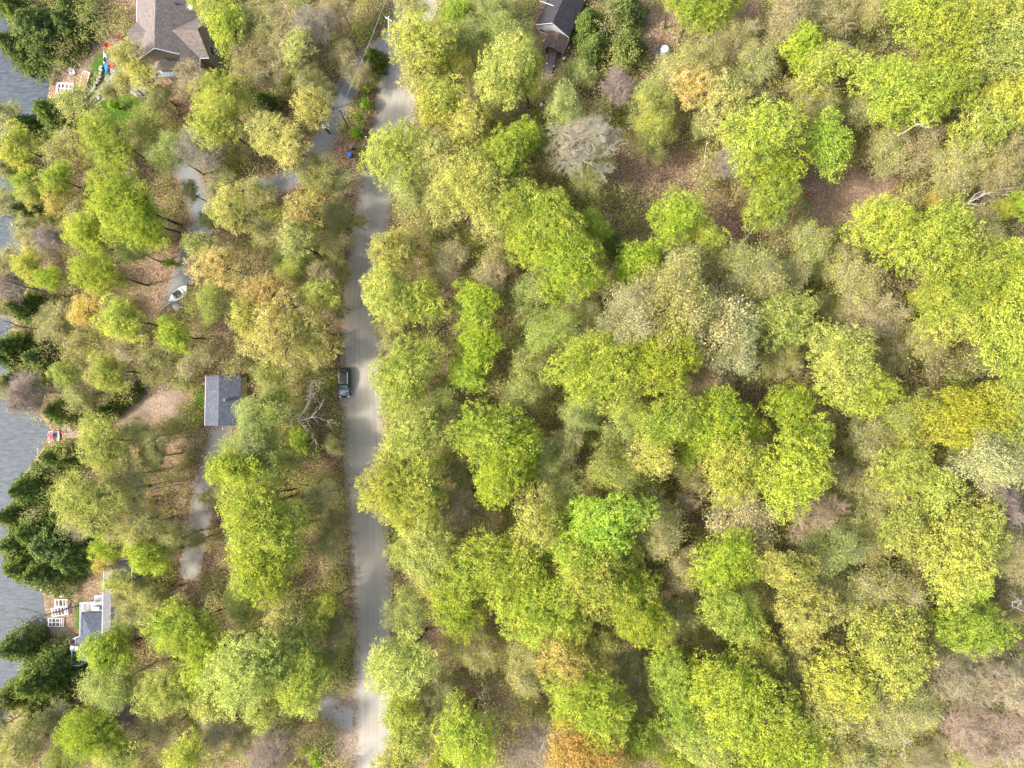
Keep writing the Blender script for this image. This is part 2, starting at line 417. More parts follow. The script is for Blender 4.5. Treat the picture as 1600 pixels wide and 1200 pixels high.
# roads: draped sheets with uv (u across, v along in metres)
def gravel_mat(name, c0, c1, track=0.5):
    m = bpy.data.materials.new(name); m.use_nodes = True
    t = m.node_tree; b = t.nodes['Principled BSDF']; N = t.nodes.new; L = t.links.new
    b.inputs['Roughness'].default_value = 0.95; b.inputs['Specular IOR Level'].default_value = 0.15
    uv = N('ShaderNodeUVMap'); mp = N('ShaderNodeMapping'); mp.inputs['Scale'].default_value = (3.2, 0.045, 1); L(uv.outputs[0], mp.inputs[0])
    ln = N('ShaderNodeTexNoise'); ln.inputs['Scale'].default_value = 1.0; ln.inputs['Detail'].default_value = 4; ln.inputs['Roughness'].default_value = 0.7; L(mp.outputs[0], ln.inputs['Vector'])
    tc = N('ShaderNodeTexCoord'); fn = N('ShaderNodeTexNoise'); fn.inputs['Scale'].default_value = 6; fn.inputs['Detail'].default_value = 8; fn.inputs['Roughness'].default_value = 0.85
    L(tc.outputs['Object'], fn.inputs['Vector'])
    bn = N('ShaderNodeTexNoise'); bn.inputs['Scale'].default_value = 0.25; bn.inputs['Detail'].default_value = 4; L(tc.outputs['Object'], bn.inputs['Vector'])
    a1 = N('ShaderNodeMath'); a1.operation = 'MULTIPLY'; a1.inputs[1].default_value = track; L(ln.outputs['Fac'], a1.inputs[0])
    a2 = N('ShaderNodeMath'); a2.operation = 'MULTIPLY_ADD'; a2.inputs[1].default_value = (1 - track) * 0.6; L(fn.outputs['Fac'], a2.inputs[0]); L(a1.outputs[0], a2.inputs[2])
    a3 = N('ShaderNodeMath'); a3.operation = 'MULTIPLY_ADD'; a3.inputs[1].default_value = (1 - track) * 0.4; L(bn.outputs['Fac'], a3.inputs[0]); L(a2.outputs[0], a3.inputs[2])
    r = N('ShaderNodeValToRGB'); r.color_ramp.elements[0].position = 0.36; r.color_ramp.elements[0].color = (*c0, 1); r.color_ramp.elements[1].position = 0.62; r.color_ramp.elements[1].color = (*c1, 1)
    L(a3.outputs[0], r.inputs[0])
    # leaf litter and dirt creeping over the edges
    sx = N('ShaderNodeSeparateXYZ'); L(uv.outputs[0], sx.inputs[0])
    at = N('ShaderNodeAttribute'); at.attribute_name = 'edge'
    ed = N('ShaderNodeMath'); ed.operation = 'ADD'; L(at.outputs['Fac'], ed.inputs[0])
    e2 = N('ShaderNodeMapRange'); e2.inputs[1].default_value = 0.3; e2.inputs[2].default_value = 0.7; e2.inputs[3].default_value = -0.45; e2.inputs[4].default_value = 0.45
    fb = N('ShaderNodeTexNoise'); fb.inputs['Scale'].default_value = 1.1; fb.inputs['Detail'].default_value = 8; fb.inputs['Roughness'].default_value = 0.75; L(tc.outputs['Object'], fb.inputs['Vector'])
    L(fb.outputs['Fac'], e2.inputs[0]); L(e2.outputs[0], ed.inputs[1])
    ek = N('ShaderNodeMapRange'); ek.inputs[1].default_value = 0.5; ek.inputs[2].default_value = 0.95; L(ed.outputs[0], ek.inputs[0])
    vo = N('ShaderNodeTexVoronoi'); vo.inputs['Scale'].default_value = 5.5; L(tc.outputs['Object'], vo.inputs['Vector'])
    sp = N('ShaderNodeSeparateColor'); L(vo.outputs['Color'], sp.inputs[0])
    rl = N('ShaderNodeValToRGB'); rl.color_ramp.elements[0].color = (0.13, 0.09, 0.06, 1); rl.color_ramp.elements[1].color = (0.32, 0.25, 0.18, 1); L(sp.outputs[0], rl.inputs[0])
    mx = N('ShaderNodeMixRGB'); L(ek.outputs[0], mx.inputs[0]); L(r.outputs[0], mx.inputs[1]); L(rl.outputs[0], mx.inputs[2])
    L(mx.outputs[0], b.inputs['Base Color'])
    bp = N('ShaderNodeBump'); bp.inputs['Strength'].default_value = 0.35; bp.inputs['Distance'].default_value = 0.03; L(fn.outputs['Fac'], bp.inputs['Height']); L(bp.outputs[0], b.inputs['Normal'])
    return m
def sheet(name, lr, lift, m, nseg=10, ef=1.5):
    V = []; E = []; U = []; along = 0; prev = None
    for (l, r) in lr:
        pl, pr = PG(*l), PG(*r)
        mid = (pl + pr) / 2
        if prev is not None: along += (mid - prev).length
        prev = mid; wd = (pr - pl).length
        for k in range(nseg + 1):
            q = pl.lerp(pr, k / nseg); crown = 0.05 * math.sin(math.pi * k / nseg)
            q.z = G(q.x, q.y) + lift + crown; V.append(q); U.append((k / nseg * wd, along))
            E.append(max(0.0, 1 - min(k, nseg - k) / nseg * 2 * ef, 1 - min(len(V) // (nseg + 1), len(lr) - 1 - (len(V) - 1) // (nseg + 1)) / 2.5))
    F = []
    n = nseg + 1
    for j in range(len(lr) - 1):
        for k in range(nseg): F.append((j * n + k, j * n + k + 1, (j + 1) * n + k + 1, (j + 1) * n + k))
    me = bpy.data.meshes.new(name); me.from_pydata(V, [], F); me.materials.append(m)
    uvl = me.uv_layers.new(name='UVMap')
    for lp in me.loops: uvl.data[lp.index].uv = U[lp.vertex_index]
    me.attributes.new('edge', 'FLOAT', 'POINT').data.foreach_set('value', E)
    me.polygons.foreach_set('use_smooth', [True] * len(F))
    o = bpy.data.objects.new(name, me); col.objects.link(o); return tag(o, kind='structure')
yy = np.arange(-120, 1351, 8)
lr = [((float(np.interp(y, _ry, _rl)), float(y)), (float(np.interp(y, _ry, _rr)), float(y))) for y in yy]
# smooth the edges a little
def sm(a, k=5):
    a = np.array(a); p_ = np.pad(a, k, mode='edge'); return np.convolve(p_, np.ones(2 * k + 1) / (2 * k + 1), 'valid')
Lx = sm([q[0][0] for q in lr]); Rx = sm([q[1][0] for q in lr])
lr = [((Lx[i] - 3, lr[i][0][1]), (Rx[i] + 4, lr[i][1][1])) for i in range(len(lr))]
sheet('gravel_road', lr, 0.09, gravel_mat('road_gravel', (0.245, 0.222, 0.178), (0.375, 0.345, 0.282), 0.42), 14)
GA = gravel_mat('drive_gravel', (0.13, 0.138, 0.138), (0.24, 0.25, 0.25), 0.15)
GB = gravel_mat('dirt_gravel', (0.20, 0.185, 0.16), (0.33, 0.31, 0.275), 0.15)
sheet('driveway', strip(DRIVE_A, 38), 0.05, GA, 8, 0.95)
sheet('driveway', strip(DRIVE_B, 40), 0.04, GA, 8, 0.95)
sheet('driveway', strip(DRIVE_C, 36), 0.045, GB, 8, 0.95)
sheet('driveway', strip(DRIVE_D, 46), 0.035, GB, 8, 0.9)

# ------------------------------------------------------------------ tree prototypes
def unit(rng, n):
    v = rng.normal(size=(n, 3)); return v / np.linalg.norm(v, axis=1, keepdims=True)

def skeleton(rng, R, H, Hc, blobs, r0):
    """trunk and limbs reaching the blob centres"""
    segs = []; z0 = H - Hc * 0.92; lean = rng.normal(size=2) * 0.25
    pts = [np.array([0, 0, -0.4])]; n = 5
    for k in range(1, n + 1):
        t = k / n; pts.append(np.array([lean[0] * t + rng.normal() * 0.08, lean[1] * t + rng.normal() * 0.08, (H - Hc * 0.35) * t]))
    rad = [r0 * (1 - 0.75 * k / n) for k in range(n + 1)]
    for k in range(n): segs.append([*pts[k], *pts[k + 1], rad[k], rad[k + 1]])
    zt = H - Hc * 0.35
    for c, r in blobs:
        zb = min(max(z0, c[2] - math.hypot(c[0], c[1]) * 0.9 - r * 0.3), zt * 0.98); t = zb / zt
        a = np.array([lean[0] * t, lean[1] * t, zb]); rr = r0 * 0.42 * (1 - 0.45 * t)
        m1 = a * 0.62 + c * 0.38 + np.array([0, 0, -0.25]) + rng.normal(size=3) * 0.15
        m2 = a * 0.28 + c * 0.72 + rng.normal(size=3) * 0.2
        segs += [[*a, *m1, rr, rr * 0.7], [*m1, *m2, rr * 0.7, rr * 0.48], [*m2, *c, rr * 0.48, rr * 0.3]]
    return segs

def make_blobs(rng, R, H, Hc, n):
    out = []; C = np.array([0, 0, H - Hc * 0.5]); tries = 0; ca = rng.uniform(0, 6.28); cut = (math.cos(ca), math.sin(ca))
    while len(out) < n and tries < 4000:
        tries += 1
        d = unit(rng, 1)[0]
        if d[2] < -0.45: continue
        q = rng.uniform(0.4, 0.9)
        if d[0] * cut[0] + d[1] * cut[1] > 0.35: q *= 0.62
        r = R * rng.uniform(0.2, 0.38)
        c = C + d * np.array([R, R, Hc * 0.5]) * q
        if all(np.linalg.norm((c - o_[0]) * [1, 1, 0.8]) > (r + o_[1]) * 0.55 for o_ in out): out.append((c, r))
    out.append((C + [0, 0, Hc * 0.18], R * 0.35))
    return out

def proto_broad(seed, R, H, Hc, nb, tufts, per, ls, spread, twigs, fill=0.25, twigr=0.012, flat=0.8):
    rng = np.random.default_rng(seed)
    B = make_blobs(rng, R, H, Hc, nb)
    wt = np.array([b_[1] ** 2 for b_ in B]); wt = wt / wt.sum()
    cnt = np.maximum(3, (wt * tufts).astype(int)); TC = []; TO = []; BC = []
    for (c, r), k in zip(B, cnt):
        d = unit(rng, k * 2); d = d[d[:, 2] > -0.55][:k]
        # sideways stretch and ragged radius make the outline uneven
        rr = r * np.where(rng.random(len(d)) < fill, rng.uniform(0.2, 0.8, len(d)), rng.uniform(0.8, 1.22, len(d)))
        dd = d * np.array([1.15, 1.15, flat])
        TC.append(c + dd * rr[:, None]); TO.append(d); BC.append(np.repeat(c[None], len(d), 0))
    TC = np.concatenate(TC); TO = np.concatenate(TO); BC = np.concatenate(BC)
    m = len(TC); n_l = max(1, per)
    C = np.repeat(TC, n_l, 0) + rng.normal(size=(m * n_l, 3)) * spread * np.array([1, 1, 0.7])
    Nn = np.repeat(TO, n_l, 0) * 0.35 + np.array([0, 0, 0.45]) + rng.normal(size=(m * n_l, 3)) * 0.6
    Vl, Fl = leaves(C, Nn, ls * rng.uniform(0.6, 1.35, m * n_l), rng)
    segs = skeleton(rng, R, H, Hc, B, 0.16 + R * 0.022)
    k = rng.permutation(m)[:int(m * twigs)]
    mid = BC[k] * 0.5 + TC[k] * 0.5 + rng.normal(size=(len(k), 3)) * 0.12
    tw = np.concatenate([np.concatenate([BC[k], mid, np.full((len(k), 1), twigr * 2.6), np.full((len(k), 1), twigr * 1.6)], 1),
                         np.concatenate([mid, TC[k], np.full((len(k), 1), twigr * 1.6), np.full((len(k), 1), twigr)], 1)])
    V1, F1 = tubes(segs, 6); V2, F2 = tubes(tw, 3)
    V = np.concatenate([V1, V2]); F = np.concatenate([F1, F2 + len(V1)])
    return (V, F), (Vl, Fl)

def proto_bare(seed, R, H, Hc, nb, ends, fan, twigr=0.014, up=0.4):
    """limbs -> branches -> fans of fine twigs, fine buds at the tips"""
    rng = np.random.default_rng(seed)
    B = make_blobs(rng, R, H, Hc, nb)
    segs = skeleton(rng, R, H, Hc, B, 0.15 + R * 0.02)
    tw = []; tips = []
    for c, r in B:
        k = max(4, int(ends * r * r / (R * R * 0.1)))
        d = unit(rng, k); d[:, 2] = np.abs(d[:, 2]) * 0.9 + 0.05 * rng.normal(size=k)
        for j in range(k):
            e = c + d[j] * r * rng.uniform(0.7, 1.3); m_ = (c + e) / 2 + rng.normal(size=3) * 0.12
            tw += [[*c, *m_, twigr * 2.6, twigr * 2.0], [*m_, *e, twigr * 2.0, twigr * 1.3]]
            for q in range(fan):
                s_ = m_ + (e - m_) * rng.uniform(0.1, 1.0); dirn = d[j] + rng.normal(size=3) * 0.75 + [0, 0, up]
                dirn /= np.linalg.norm(dirn); l = rng.uniform(0.4, 0.95)
                a_ = s_ + dirn * l
                tw.append([*s_, *a_, twigr * 1.0, twigr * 0.55]); tips.append(a_)
                b2 = s_ + dirn * l * 0.5; dn = dirn + rng.normal(size=3) * 0.7; dn /= np.linalg.norm(dn)
                tw.append([*b2, *(b2 + dn * l * 0.55), twigr * 0.8, twigr * 0.5]); tips.append(b2 + dn * l * 0.55)
    V1, F1 = tubes(segs, 6); V2, F2 = tubes(tw, 3)
    tips = np.array(tips)
    rep = 2; C = np.repeat(tips, rep, 0) + rng.normal(size=(len(tips) * rep, 3)) * 0.10
    return (V1, F1), (V2, F2), (C, rng)

def proto_conifer(seed, R, H, dens=1.0, ls=0.30):
    rng = np.random.default_rng(seed); C = []; Nn = []; segs = [[0, 0, -0.4, 0, 0, H * 0.5, 0.24, 0.14], [0, 0, H * 0.5, 0, 0, H, 0.14, 0.02]]
    z = H * 0.14
    while z < H - 0.15:
        t = (z - H * 0.1) / (H * 0.9); r = R * (1 - t) ** 0.65 * rng.uniform(0.85, 1.08) + 0.12
        nbh = max(5, int(6 + 5 * (1 - t))); a0 = rng.uniform(0, 6.28)
        for k in range(nbh):
            a = a0 + 6.283 * k / nbh + rng.normal() * 0.12; rl = r * rng.uniform(0.72, 1.12)
            dr = np.array([math.cos(a), math.sin(a), 0]); sd = np.array([-dr[1], dr[0], 0])
            tip = np.array([0, 0, z]) + dr * rl + [0, 0, -rl * 0.22 + 0.1]
            segs.append([0, 0, z, *tip, 0.035, 0.01])
            n = int(34 * rl * dens) + 8
            u = rng.uniform(0.12, 1.0, n) ** 0.75; wv = rng.normal(size=n) * 0.30 * rl * (1.08 - u) ** 0.6 * 0.8
            cc = np.array([0, 0, z]) + dr * (u * rl)[:, None] + sd * wv[:, None] + np.array([0, 0, 1]) * (-u * u * rl * 0.22 + 0.12 - np.abs(wv) * 0.25 + rng.normal(size=n) * 0.05)[:, None]
            C.append(cc); Nn.append(np.array([0, 0, 0.8]) + dr * 0.35 + rng.normal(size=(n, 3)) * 0.45)
        z += rng.uniform(0.42, 0.62) * (0.6 + 0.6 * (1 - t))
    n = 25; C.append(np.array([0, 0, H]) + rng.normal(size=(n, 3)) * [0.12, 0.12, 0.25]); Nn.append(unit(rng, n))
    C = np.concatenate(C); Nn = np.concatenate(Nn)
    Vl, Fl = leaves(C, Nn, ls * rng.uniform(0.6, 1.3, len(C)), rng, 0.5)
    return tubes(segs, 5), (Vl, Fl)

PROTO = {}
def reg(key, trunk, crown, cm, R, H, tm=BARK, extra=None):
    PROTO.setdefault(key, []).append(dict(trunk=np_mesh(key + '_trunk', *trunk, tm), crown=np_mesh(key + '_crown', *crown, cm), R=R, H=H, extra=extra))
for s in range(6):      # dense leafy crowns
    R, H = [(4.4, 17), (4.4, 16), (4.4, 18), (5.6, 19), (3.4, 14), (3.2, 13)][s]
    k = (R / 4.4) ** 2
    tr, cr = proto_broad(100 + s, R, H, R * 1.8, int(19 + 6 * k), int(1750 * k), 11, 0.175, 0.17, 0.15)
    reg('leafy', tr, cr, LEAF, R, H)
for s in range(5):      # looser crowns, separate tufts
    R, H = [(4.4, 17), (4.6, 16), (4.2, 18), (5.4, 19), (3.3, 14)][s]
    k = (R / 4.4) ** 2
    tr, cr = proto_broad(200 + s, R, H, R * 1.8, int(15 + 5 * k), int(1150 * k), 11, 0.165, 0.18, 0.4)
    reg('loose', tr, cr, LEAF, R, H)
for s in range(4):      # fine soft crowns
    R, H = [(3.6, 12), (3.4, 11), (4.2, 13), (3.0, 9)][s]
    k = (R / 3.6) ** 2
    tr, cr = proto_broad(300 + s, R, H, R * 1.8, 20, int(1300 * k), 9, 0.145, 0.22, 0.3, 0.45)
    reg('fine', tr, cr, LEAF, R, H, SOFTBARK)
for s in range(5):      # opening buds: thin veil of little leaves over twigs
    R, H = [(3.8, 12), (3.6, 11), (4.3, 13), (4.6, 14), (3.0, 9)][s]
    k = (R / 3.8) ** 2
    tr, cr = proto_broad(400 + s, R, H, R * 1.8, 22, int(1500 * k), 7, 0.135, 0.24, 0.8, 0.5, 0.016)
    reg('veil', tr, cr, LEAF, R, H, SOFTBARK)
for s in range(4):      # bare
    R, H = [(3.8, 13), (4.4, 14), (3.4, 11), (5.2, 15)][s]
    t1, t2, (C, rng) = proto_bare(500 + s, R, H, R * 1.8, 13, 34, 5)
    reg('bare', t1, t2, TWIG, R, H, mat('grey_limb_bark', (0.33, 0.29, 0.25), 0.95, noise=(3, 0.3)))
    Vb, Fb = leaves(C, unit(rng, len(C)) + [0, 0, 0.6], 0.085 * rng.uniform(0.6, 1.5, len(C)), rng)
    PROTO['bare'][-1]['extra'] = np_mesh('bare_buds', Vb, Fb, LEAF)
for s in range(3):      # dead, coarse pale branches
    R, H = [(3.4, 11), (2.2, 8), (4.0, 10)][s]
    t1, t2, _ = proto_bare(600 + s, R, H, R * 1.6, 6, 7, 1, 0.03, 0.1)
    reg('dead', t1, t2, TWIG, R, H, PALEBARK)
for s in range(4):
    R, H = [(3.6, 7), (4.2, 7.6), (3.0, 6.2), (4.8, 8.2)][s]
    tr, cr = proto_conifer(700 + s, R, H)
    reg('conifer', tr, cr, NEEDLE, R, H)
for s in range(3):      # shrubs
    R, H = [(1.3, 2.6), (1.6, 3.0), (1.1, 2.0)][s]
    tr, cr = proto_broad(800 + s, R, H, H * 0.85, 7, 160, 9, 0.16, 0.14, 0.4, 0.4)
    reg('shrub', tr, cr, LEAF, R, H)

# ------------------------------------------------------------------ tree list: x y r code (photo pixels)
TREES = """
60 48 50 E|20 12 30 E|112 8 24 E|78 178 30 E|45 200 26 E|20 262 24 E|132 176 25 W|45 236 27 Y|110 226 28 O|182 222 32 L|240 200 30 M|276 244 30 M|322 232 36 B
346 165 30 Y|362 202 32 Y|208 100 22 W|232 130 22 W|300 132 28 H|50 288 20 L|98 282 22 L|150 250 20 O|250 158 20 O|322 8 20 Y|346 28 22 Y|368 50 28 L|388 92 30 H
440 40 32 H|500 48 32 B|530 14 26 H|404 36 28 O|476 86 24 W|440 92 26 H|535 92 20 H|418 122 26 H|415 160 18 E|480 130 22 O|486 172 26 W|436 206 30 W|468 240 26 W|492 275 28 O|528 290 22 O
566 120 16 H|583 90 18 E|662 72 33 Y|654 130 27 W|648 18 22 W|716 28 20 G|770 10 26 M|732 72 30 M|778 58 28 M|702 98 22 Y|792 132 38 Y|700 176 32 Y|732 214 32 W|768 170 26 O
790 262 32 L|620 236 34 Y|634 296 28 M|690 262 30 W|730 296 28 Y|762 204 20 H
922 36 26 E|928 78 26 E|976 12 30 E|978 70 28 E|900 112 18 E|820 84 20 M|822 126 26 L|806 224 26 L|906 122 20 M|962 142 24 B|880 172 26 M|922 222 52 K|1012 168 28 M
1050 112 30 O|1092 98 34 O|1046 8 14 Y|1078 14 28 L|1122 14 30 L|1082 142 28 A|1124 172 38 W|1022 204 26 M|1014 234 16 O|1136 256 26 B|1196 226 38 L|1150 60 32 H|1172 104 28 O|870 256 24 O|842 232 18 M|928 280 26 O|1182 160 24 H
1242 28 36 H|1222 70 24 O|1292 26 30 H|1366 12 24 O|1242 86 26 L|1268 112 30 Y|1312 92 24 O|1262 166 32 O|1206 268 30 L|1292 228 32 G|1432 20 38 L|1476 62 36 L|1392 140 44 L|1452 152 36 L
1552 96 44 Y|1562 36 38 Y|1522 182 34 Y|1584 164 34 Y|1376 232 28 O|1432 244 32 H|1484 262 34 O|1552 252 34 H|1596 220 24 H
36 332 22 E|66 306 18 Y|102 322 18 A|132 344 28 O|116 330 18 E|216 318 42 L|252 350 28 L|46 362 24 O|88 372 24 B|150 384 28 L|168 426 28 L|216 396 24 M|58 420 20 Y|92 436 18 G|30 446 26 B|38 482 28 E
150 490 24 A|206 500 28 Y|92 512 30 O|20 542 26 E|284 522 22 L|340 474 26 M|240 562 26 O|200 548 24 H|110 584 18 Y|180 578 24 Y|312 560 26 H|352 412 32 A|322 396 22 W|374 336 30 W|268 412 12 S|132 542 26 O|60 562 24 E|24 596 24 E
482 332 28 A|422 372 28 O|522 386 22 O|502 432 26 H|468 432 24 M|420 462 32 A|452 524 38 A|402 500 30 W|494 512 34 W|530 476 18 O|420 584 22 M|611 402 33 W|644 388 24 O|622 462 33 Y|668 466 30 Y|600 508 20 O
612 532 20 O|642 588 40 Y|742 312 38 Y|700 330 28 W|772 352 26 W|700 402 26 H|740 480 28 G|762 432 26 H|744 542 28 G|732 584 24 G|780 400 22 O
848 352 46 L|878 420 42 L|822 392 28 L|926 350 22 G|832 466 26 M|954 386 20 E|1000 418 28 G|978 440 20 L|1060 346 30 G|1102 374 20 Y|1172 424 40 O|1130 440 24 O|1226 426 30 O|1052 466 50 T|1000 492 40 T|1118 500 44 T|1150 542 34 T|1062 432 30 T
930 504 26 O|862 522 34 M|822 562 26 M|902 470 22 O|930 592 46 L|1030 560 42 L|962 546 18 G|1110 592 32 N|1140 410 22 H
1200 312 30 L|1386 360 38 L|1436 372 38 L|1270 382 28 O|1532 376 32 O|1452 316 11 A|1490 304 8 A|1556 334 14 Y|1594 330 20 G|1342 442 32 O|1362 484 36 H|1214 492 36 Y|1502 446 40 L|1566 446 40 L|1478 504 34 Y|1560 520 42 L
1440 534 26 O|1222 562 26 O|1300 562 36 Y|1338 604 38 L|1300 484 22 O|1592 590 32 L|1432 466 14 Y
48 612 32 B|92 642 24 E|126 612 24 O|166 690 32 Y|160 772 36 Y|196 742 34 O|222 682 26 O|246 712 22 O|216 822 34 O|176 848 20 L|236 872 24 L|176 876 16 A|136 812 24 B|86 714 24 E|46 762 32 E|88 850 44 E|38 884 36 E|20 806 24 E
272 842 26 O|400 655 30 M|400 706 36 M|378 736 30 L|400 792 40 L|442 832 40 L|432 772 22 W|350 772 12 O
426 642 30 M|432 722 30 M|470 690 16 G|420 874 38 L|502 772 26 O|512 852 22 O|524 812 16 H|652 692 32 Y|634 762 40 Y|666 756 38 Y|642 806 26 Y|690 644 28 M|640 622 22 M|772 680 40 G|812 712 36 G|782 736 32 L|758 772 20 E|784 766 16 B
722 742 22 O|718 802 28 H|682 872 38 Y|760 884 40 L|742 654 20 H|640 866 22 Y
822 604 26 M|900 642 28 M|970 644 28 M|892 684 16 N|1030 672 34 L|1020 712 26 W|1112 672 38 L|1152 660 26 L|1080 702 20 G|852 722 30 M|962 742 36 M|1004 786 24 M|882 762 28 M|850 812 34 W|945 830 48 G|1030 822 34 O|1076 780 16 N|1140 732 36 Y|1162 802 42 H|1116 866 34 G
822 884 40 L|902 892 38 Y|958 902 28 L|1062 882 28 H|1192 872 24 W
1222 632 28 L|1266 690 28 L|1242 748 38 L|1410 652 34 M|1490 642 42 Q|1584 642 40 Y|1352 692 32 O|1392 722 30 Y|1462 722 24 O|1424 690 22 W|1382 768 30 O|1442 762 28 Y|1340 762 24 O|1272 802 36 N|1532 722 38 T|1592 702 26 H|1412 822 30 Y|1502 816 36 Y|1490 884 36 Y
1292 862 36 M|1222 896 32 W|1352 852 26 O|1312 742 22 H|1422 884 26 O|1572 862 34 H|1560 780 28 B
28 1012 32 E|62 1064 42 E|16 1090 26 E|40 1150 34 O|84 1120 24 O|180 1018 30 L|190 1066 38 M|292 984 34 L|338 1020 34 L|272 1080 32 Y|340 1072 28 Y|150 1150 34 L|190 1176 28 Y|212 1106 28 B|302 1172 26 Y|260 1142 28 H|346 1132 26 H|242 932 24 O|192 926 16 O|386 942 26 M|104 1192 26 M|388 1166 22 H
448 966 28 W|402 1042 40 Y|448 1020 38 Y|490 962 22 Y|530 990 22 O|470 1066 34 Y|414 1102 26 Y|512 1034 22 O|520 938 14 Y|642 948 30 M|642 1022 38 Y|690 922 24 A|724 936 34 L|760 1012 30 O|682 1082 26 O|640 1108 26 Y|652 1150 26 Y|612 1182 26 Y|732 1150 36 L|430 1160 32 B|490 1182 14 S|700 1186 20 L
842 932 44 L|882 956 30 L|832 1032 36 O|888 1022 34 A|932 1012 22 W|908 1096 42 L|930 1162 46 R|980 934 32 L|1012 962 30 L|830 1152 40 B|970 1062 26 H|1060 952 28 O|1060 1042 28 L|1064 1082 34 G|1130 1052 38 L|1140 950 34 L|1152 1102 36 L|1102 1152 38 Y
1012 1112 26 O|1002 1152 26 L|1192 1132 34 L|1170 1192 34 L|1182 1002 22 O|1062 1192 24 L|1100 1000 22 O
1242 946 34 W|1342 922 38 O|1402 942 40 O|1512 964 34 G|1504 916 30 G|1364 1012 42 Y|1312 1052 34 Y|1452 992 22 H|1212 1102 38 L|1224 1166 38 L|1292 1112 32 W|1402 1082 38 O|1382 1132 32 O|1560 1052 50 N|1482 1042 40 N|1580 1132 44 N|1502 1142 40 N|1342 1184 24 O|1512 1192 18 M|1262 1186 22 H|1590 950 24 H|1440 1180 26 N
60 832 38 E|112 872 30 E|72 892 36 E|30 850 34 E|102 802 24 E|92 1042 26 E|60 1116 30 E|106 40 26 E|28 74 32 E
212 962 24 O|204 905 18 W|182 988 24 M|400 300 24 O|345 300 22 O|330 350 16 O|470 380 24 W|455 400 22 M|520 330 20 O|560 350 12 O|530 420 18 O|500 470 24 Y|460 575 24 O|500 560 22 O|440 620 22 M|520 700 14 O|206 138 16 W|176 148 14 O|8 180 22 O|6 262 20 O|10 322 22 O|14 420 24 O|8 482 20 H|12 556 24 E|8 600 20 O|6 1132 24 O|4 1190 26 O|1183 998 26 W|1237 1037 27 O|987 1045 24 O|1073 959 24 O|886 690 24 O|1347 822 26 O|984 876 24 Y|1081 748 22 O|1112 190 24 O|1339 182 24 O|1308 408 26 O|1388 548 26 H|1180 770 20 O|1256 980 26 W|326 778 13 O|312 842 15 H|298 300 14 O|505 150 16 O
"""
CODE = {  # code: (proto, leaf colour, height factor, look, twig colour)
    'L': ('leafy', (0.47, 0.525, 0.08), 1.0, 'lime green tree'),
    'G': ('leafy', (0.44, 0.54, 0.075), 0.92, 'vivid green tree'),
    'Y': ('leafy', (0.53, 0.55, 0.125), 0.98, 'yellow green tree'),
    'Q': ('leafy', (0.57, 0.54, 0.075), 0.9, 'golden yellow leafy tree'),
    'R': ('leafy', (0.64, 0.43, 0.13), 0.95, 'orange leaved tree'),
    'W': ('loose', (0.60, 0.57, 0.17), 1.0, 'pale yellow airy tree'),
    'A': ('loose', (0.62, 0.50, 0.16), 0.95, 'amber airy tree'),
    'M': ('fine', (0.45, 0.49, 0.14), 1.0, 'soft green fine tree'),
    'O': ('veil', (0.53, 0.52, 0.165), 1.0, 'olive thin tree'),
    'H': ('veil', (0.53, 0.47, 0.215), 0.9, 'brownish thin tree'),
    'T': ('fine', (0.50, 0.475, 0.20), 1.4, 'pale buff flowering tree'),
    'B': ('bare', (0.46, 0.38, 0.28), 1.0, 'bare grey tree'),
    'K': ('bare', (0.52, 0.40, 0.24), 1.1, 'big bare tree with tan buds'),
    'N': ('bare', (0.52, 0.41, 0.23), 1.0, 'bare pinkish tree'),
    'E': ('conifer', (0.145, 0.19, 0.045), 1.0, 'dark evergreen tree'),
    'S': ('shrub', (0.38, 0.52, 0.05), 1.0, 'green leafy shrub')}
TWIGC = {'B': (0.35, 0.31, 0.245), 'K': (0.44, 0.39, 0.33), 'N': (0.38, 0.33, 0.22)}
SPECIES = {'leafy': 'leafy_tree', 'loose': 'airy_tree', 'fine': 'soft_leaved_tree', 'veil': 'budding_tree', 'bare': 'bare_tree', 'dead': 'dead_tree', 'conifer': 'evergreen_tree', 'shrub': 'shrub'}

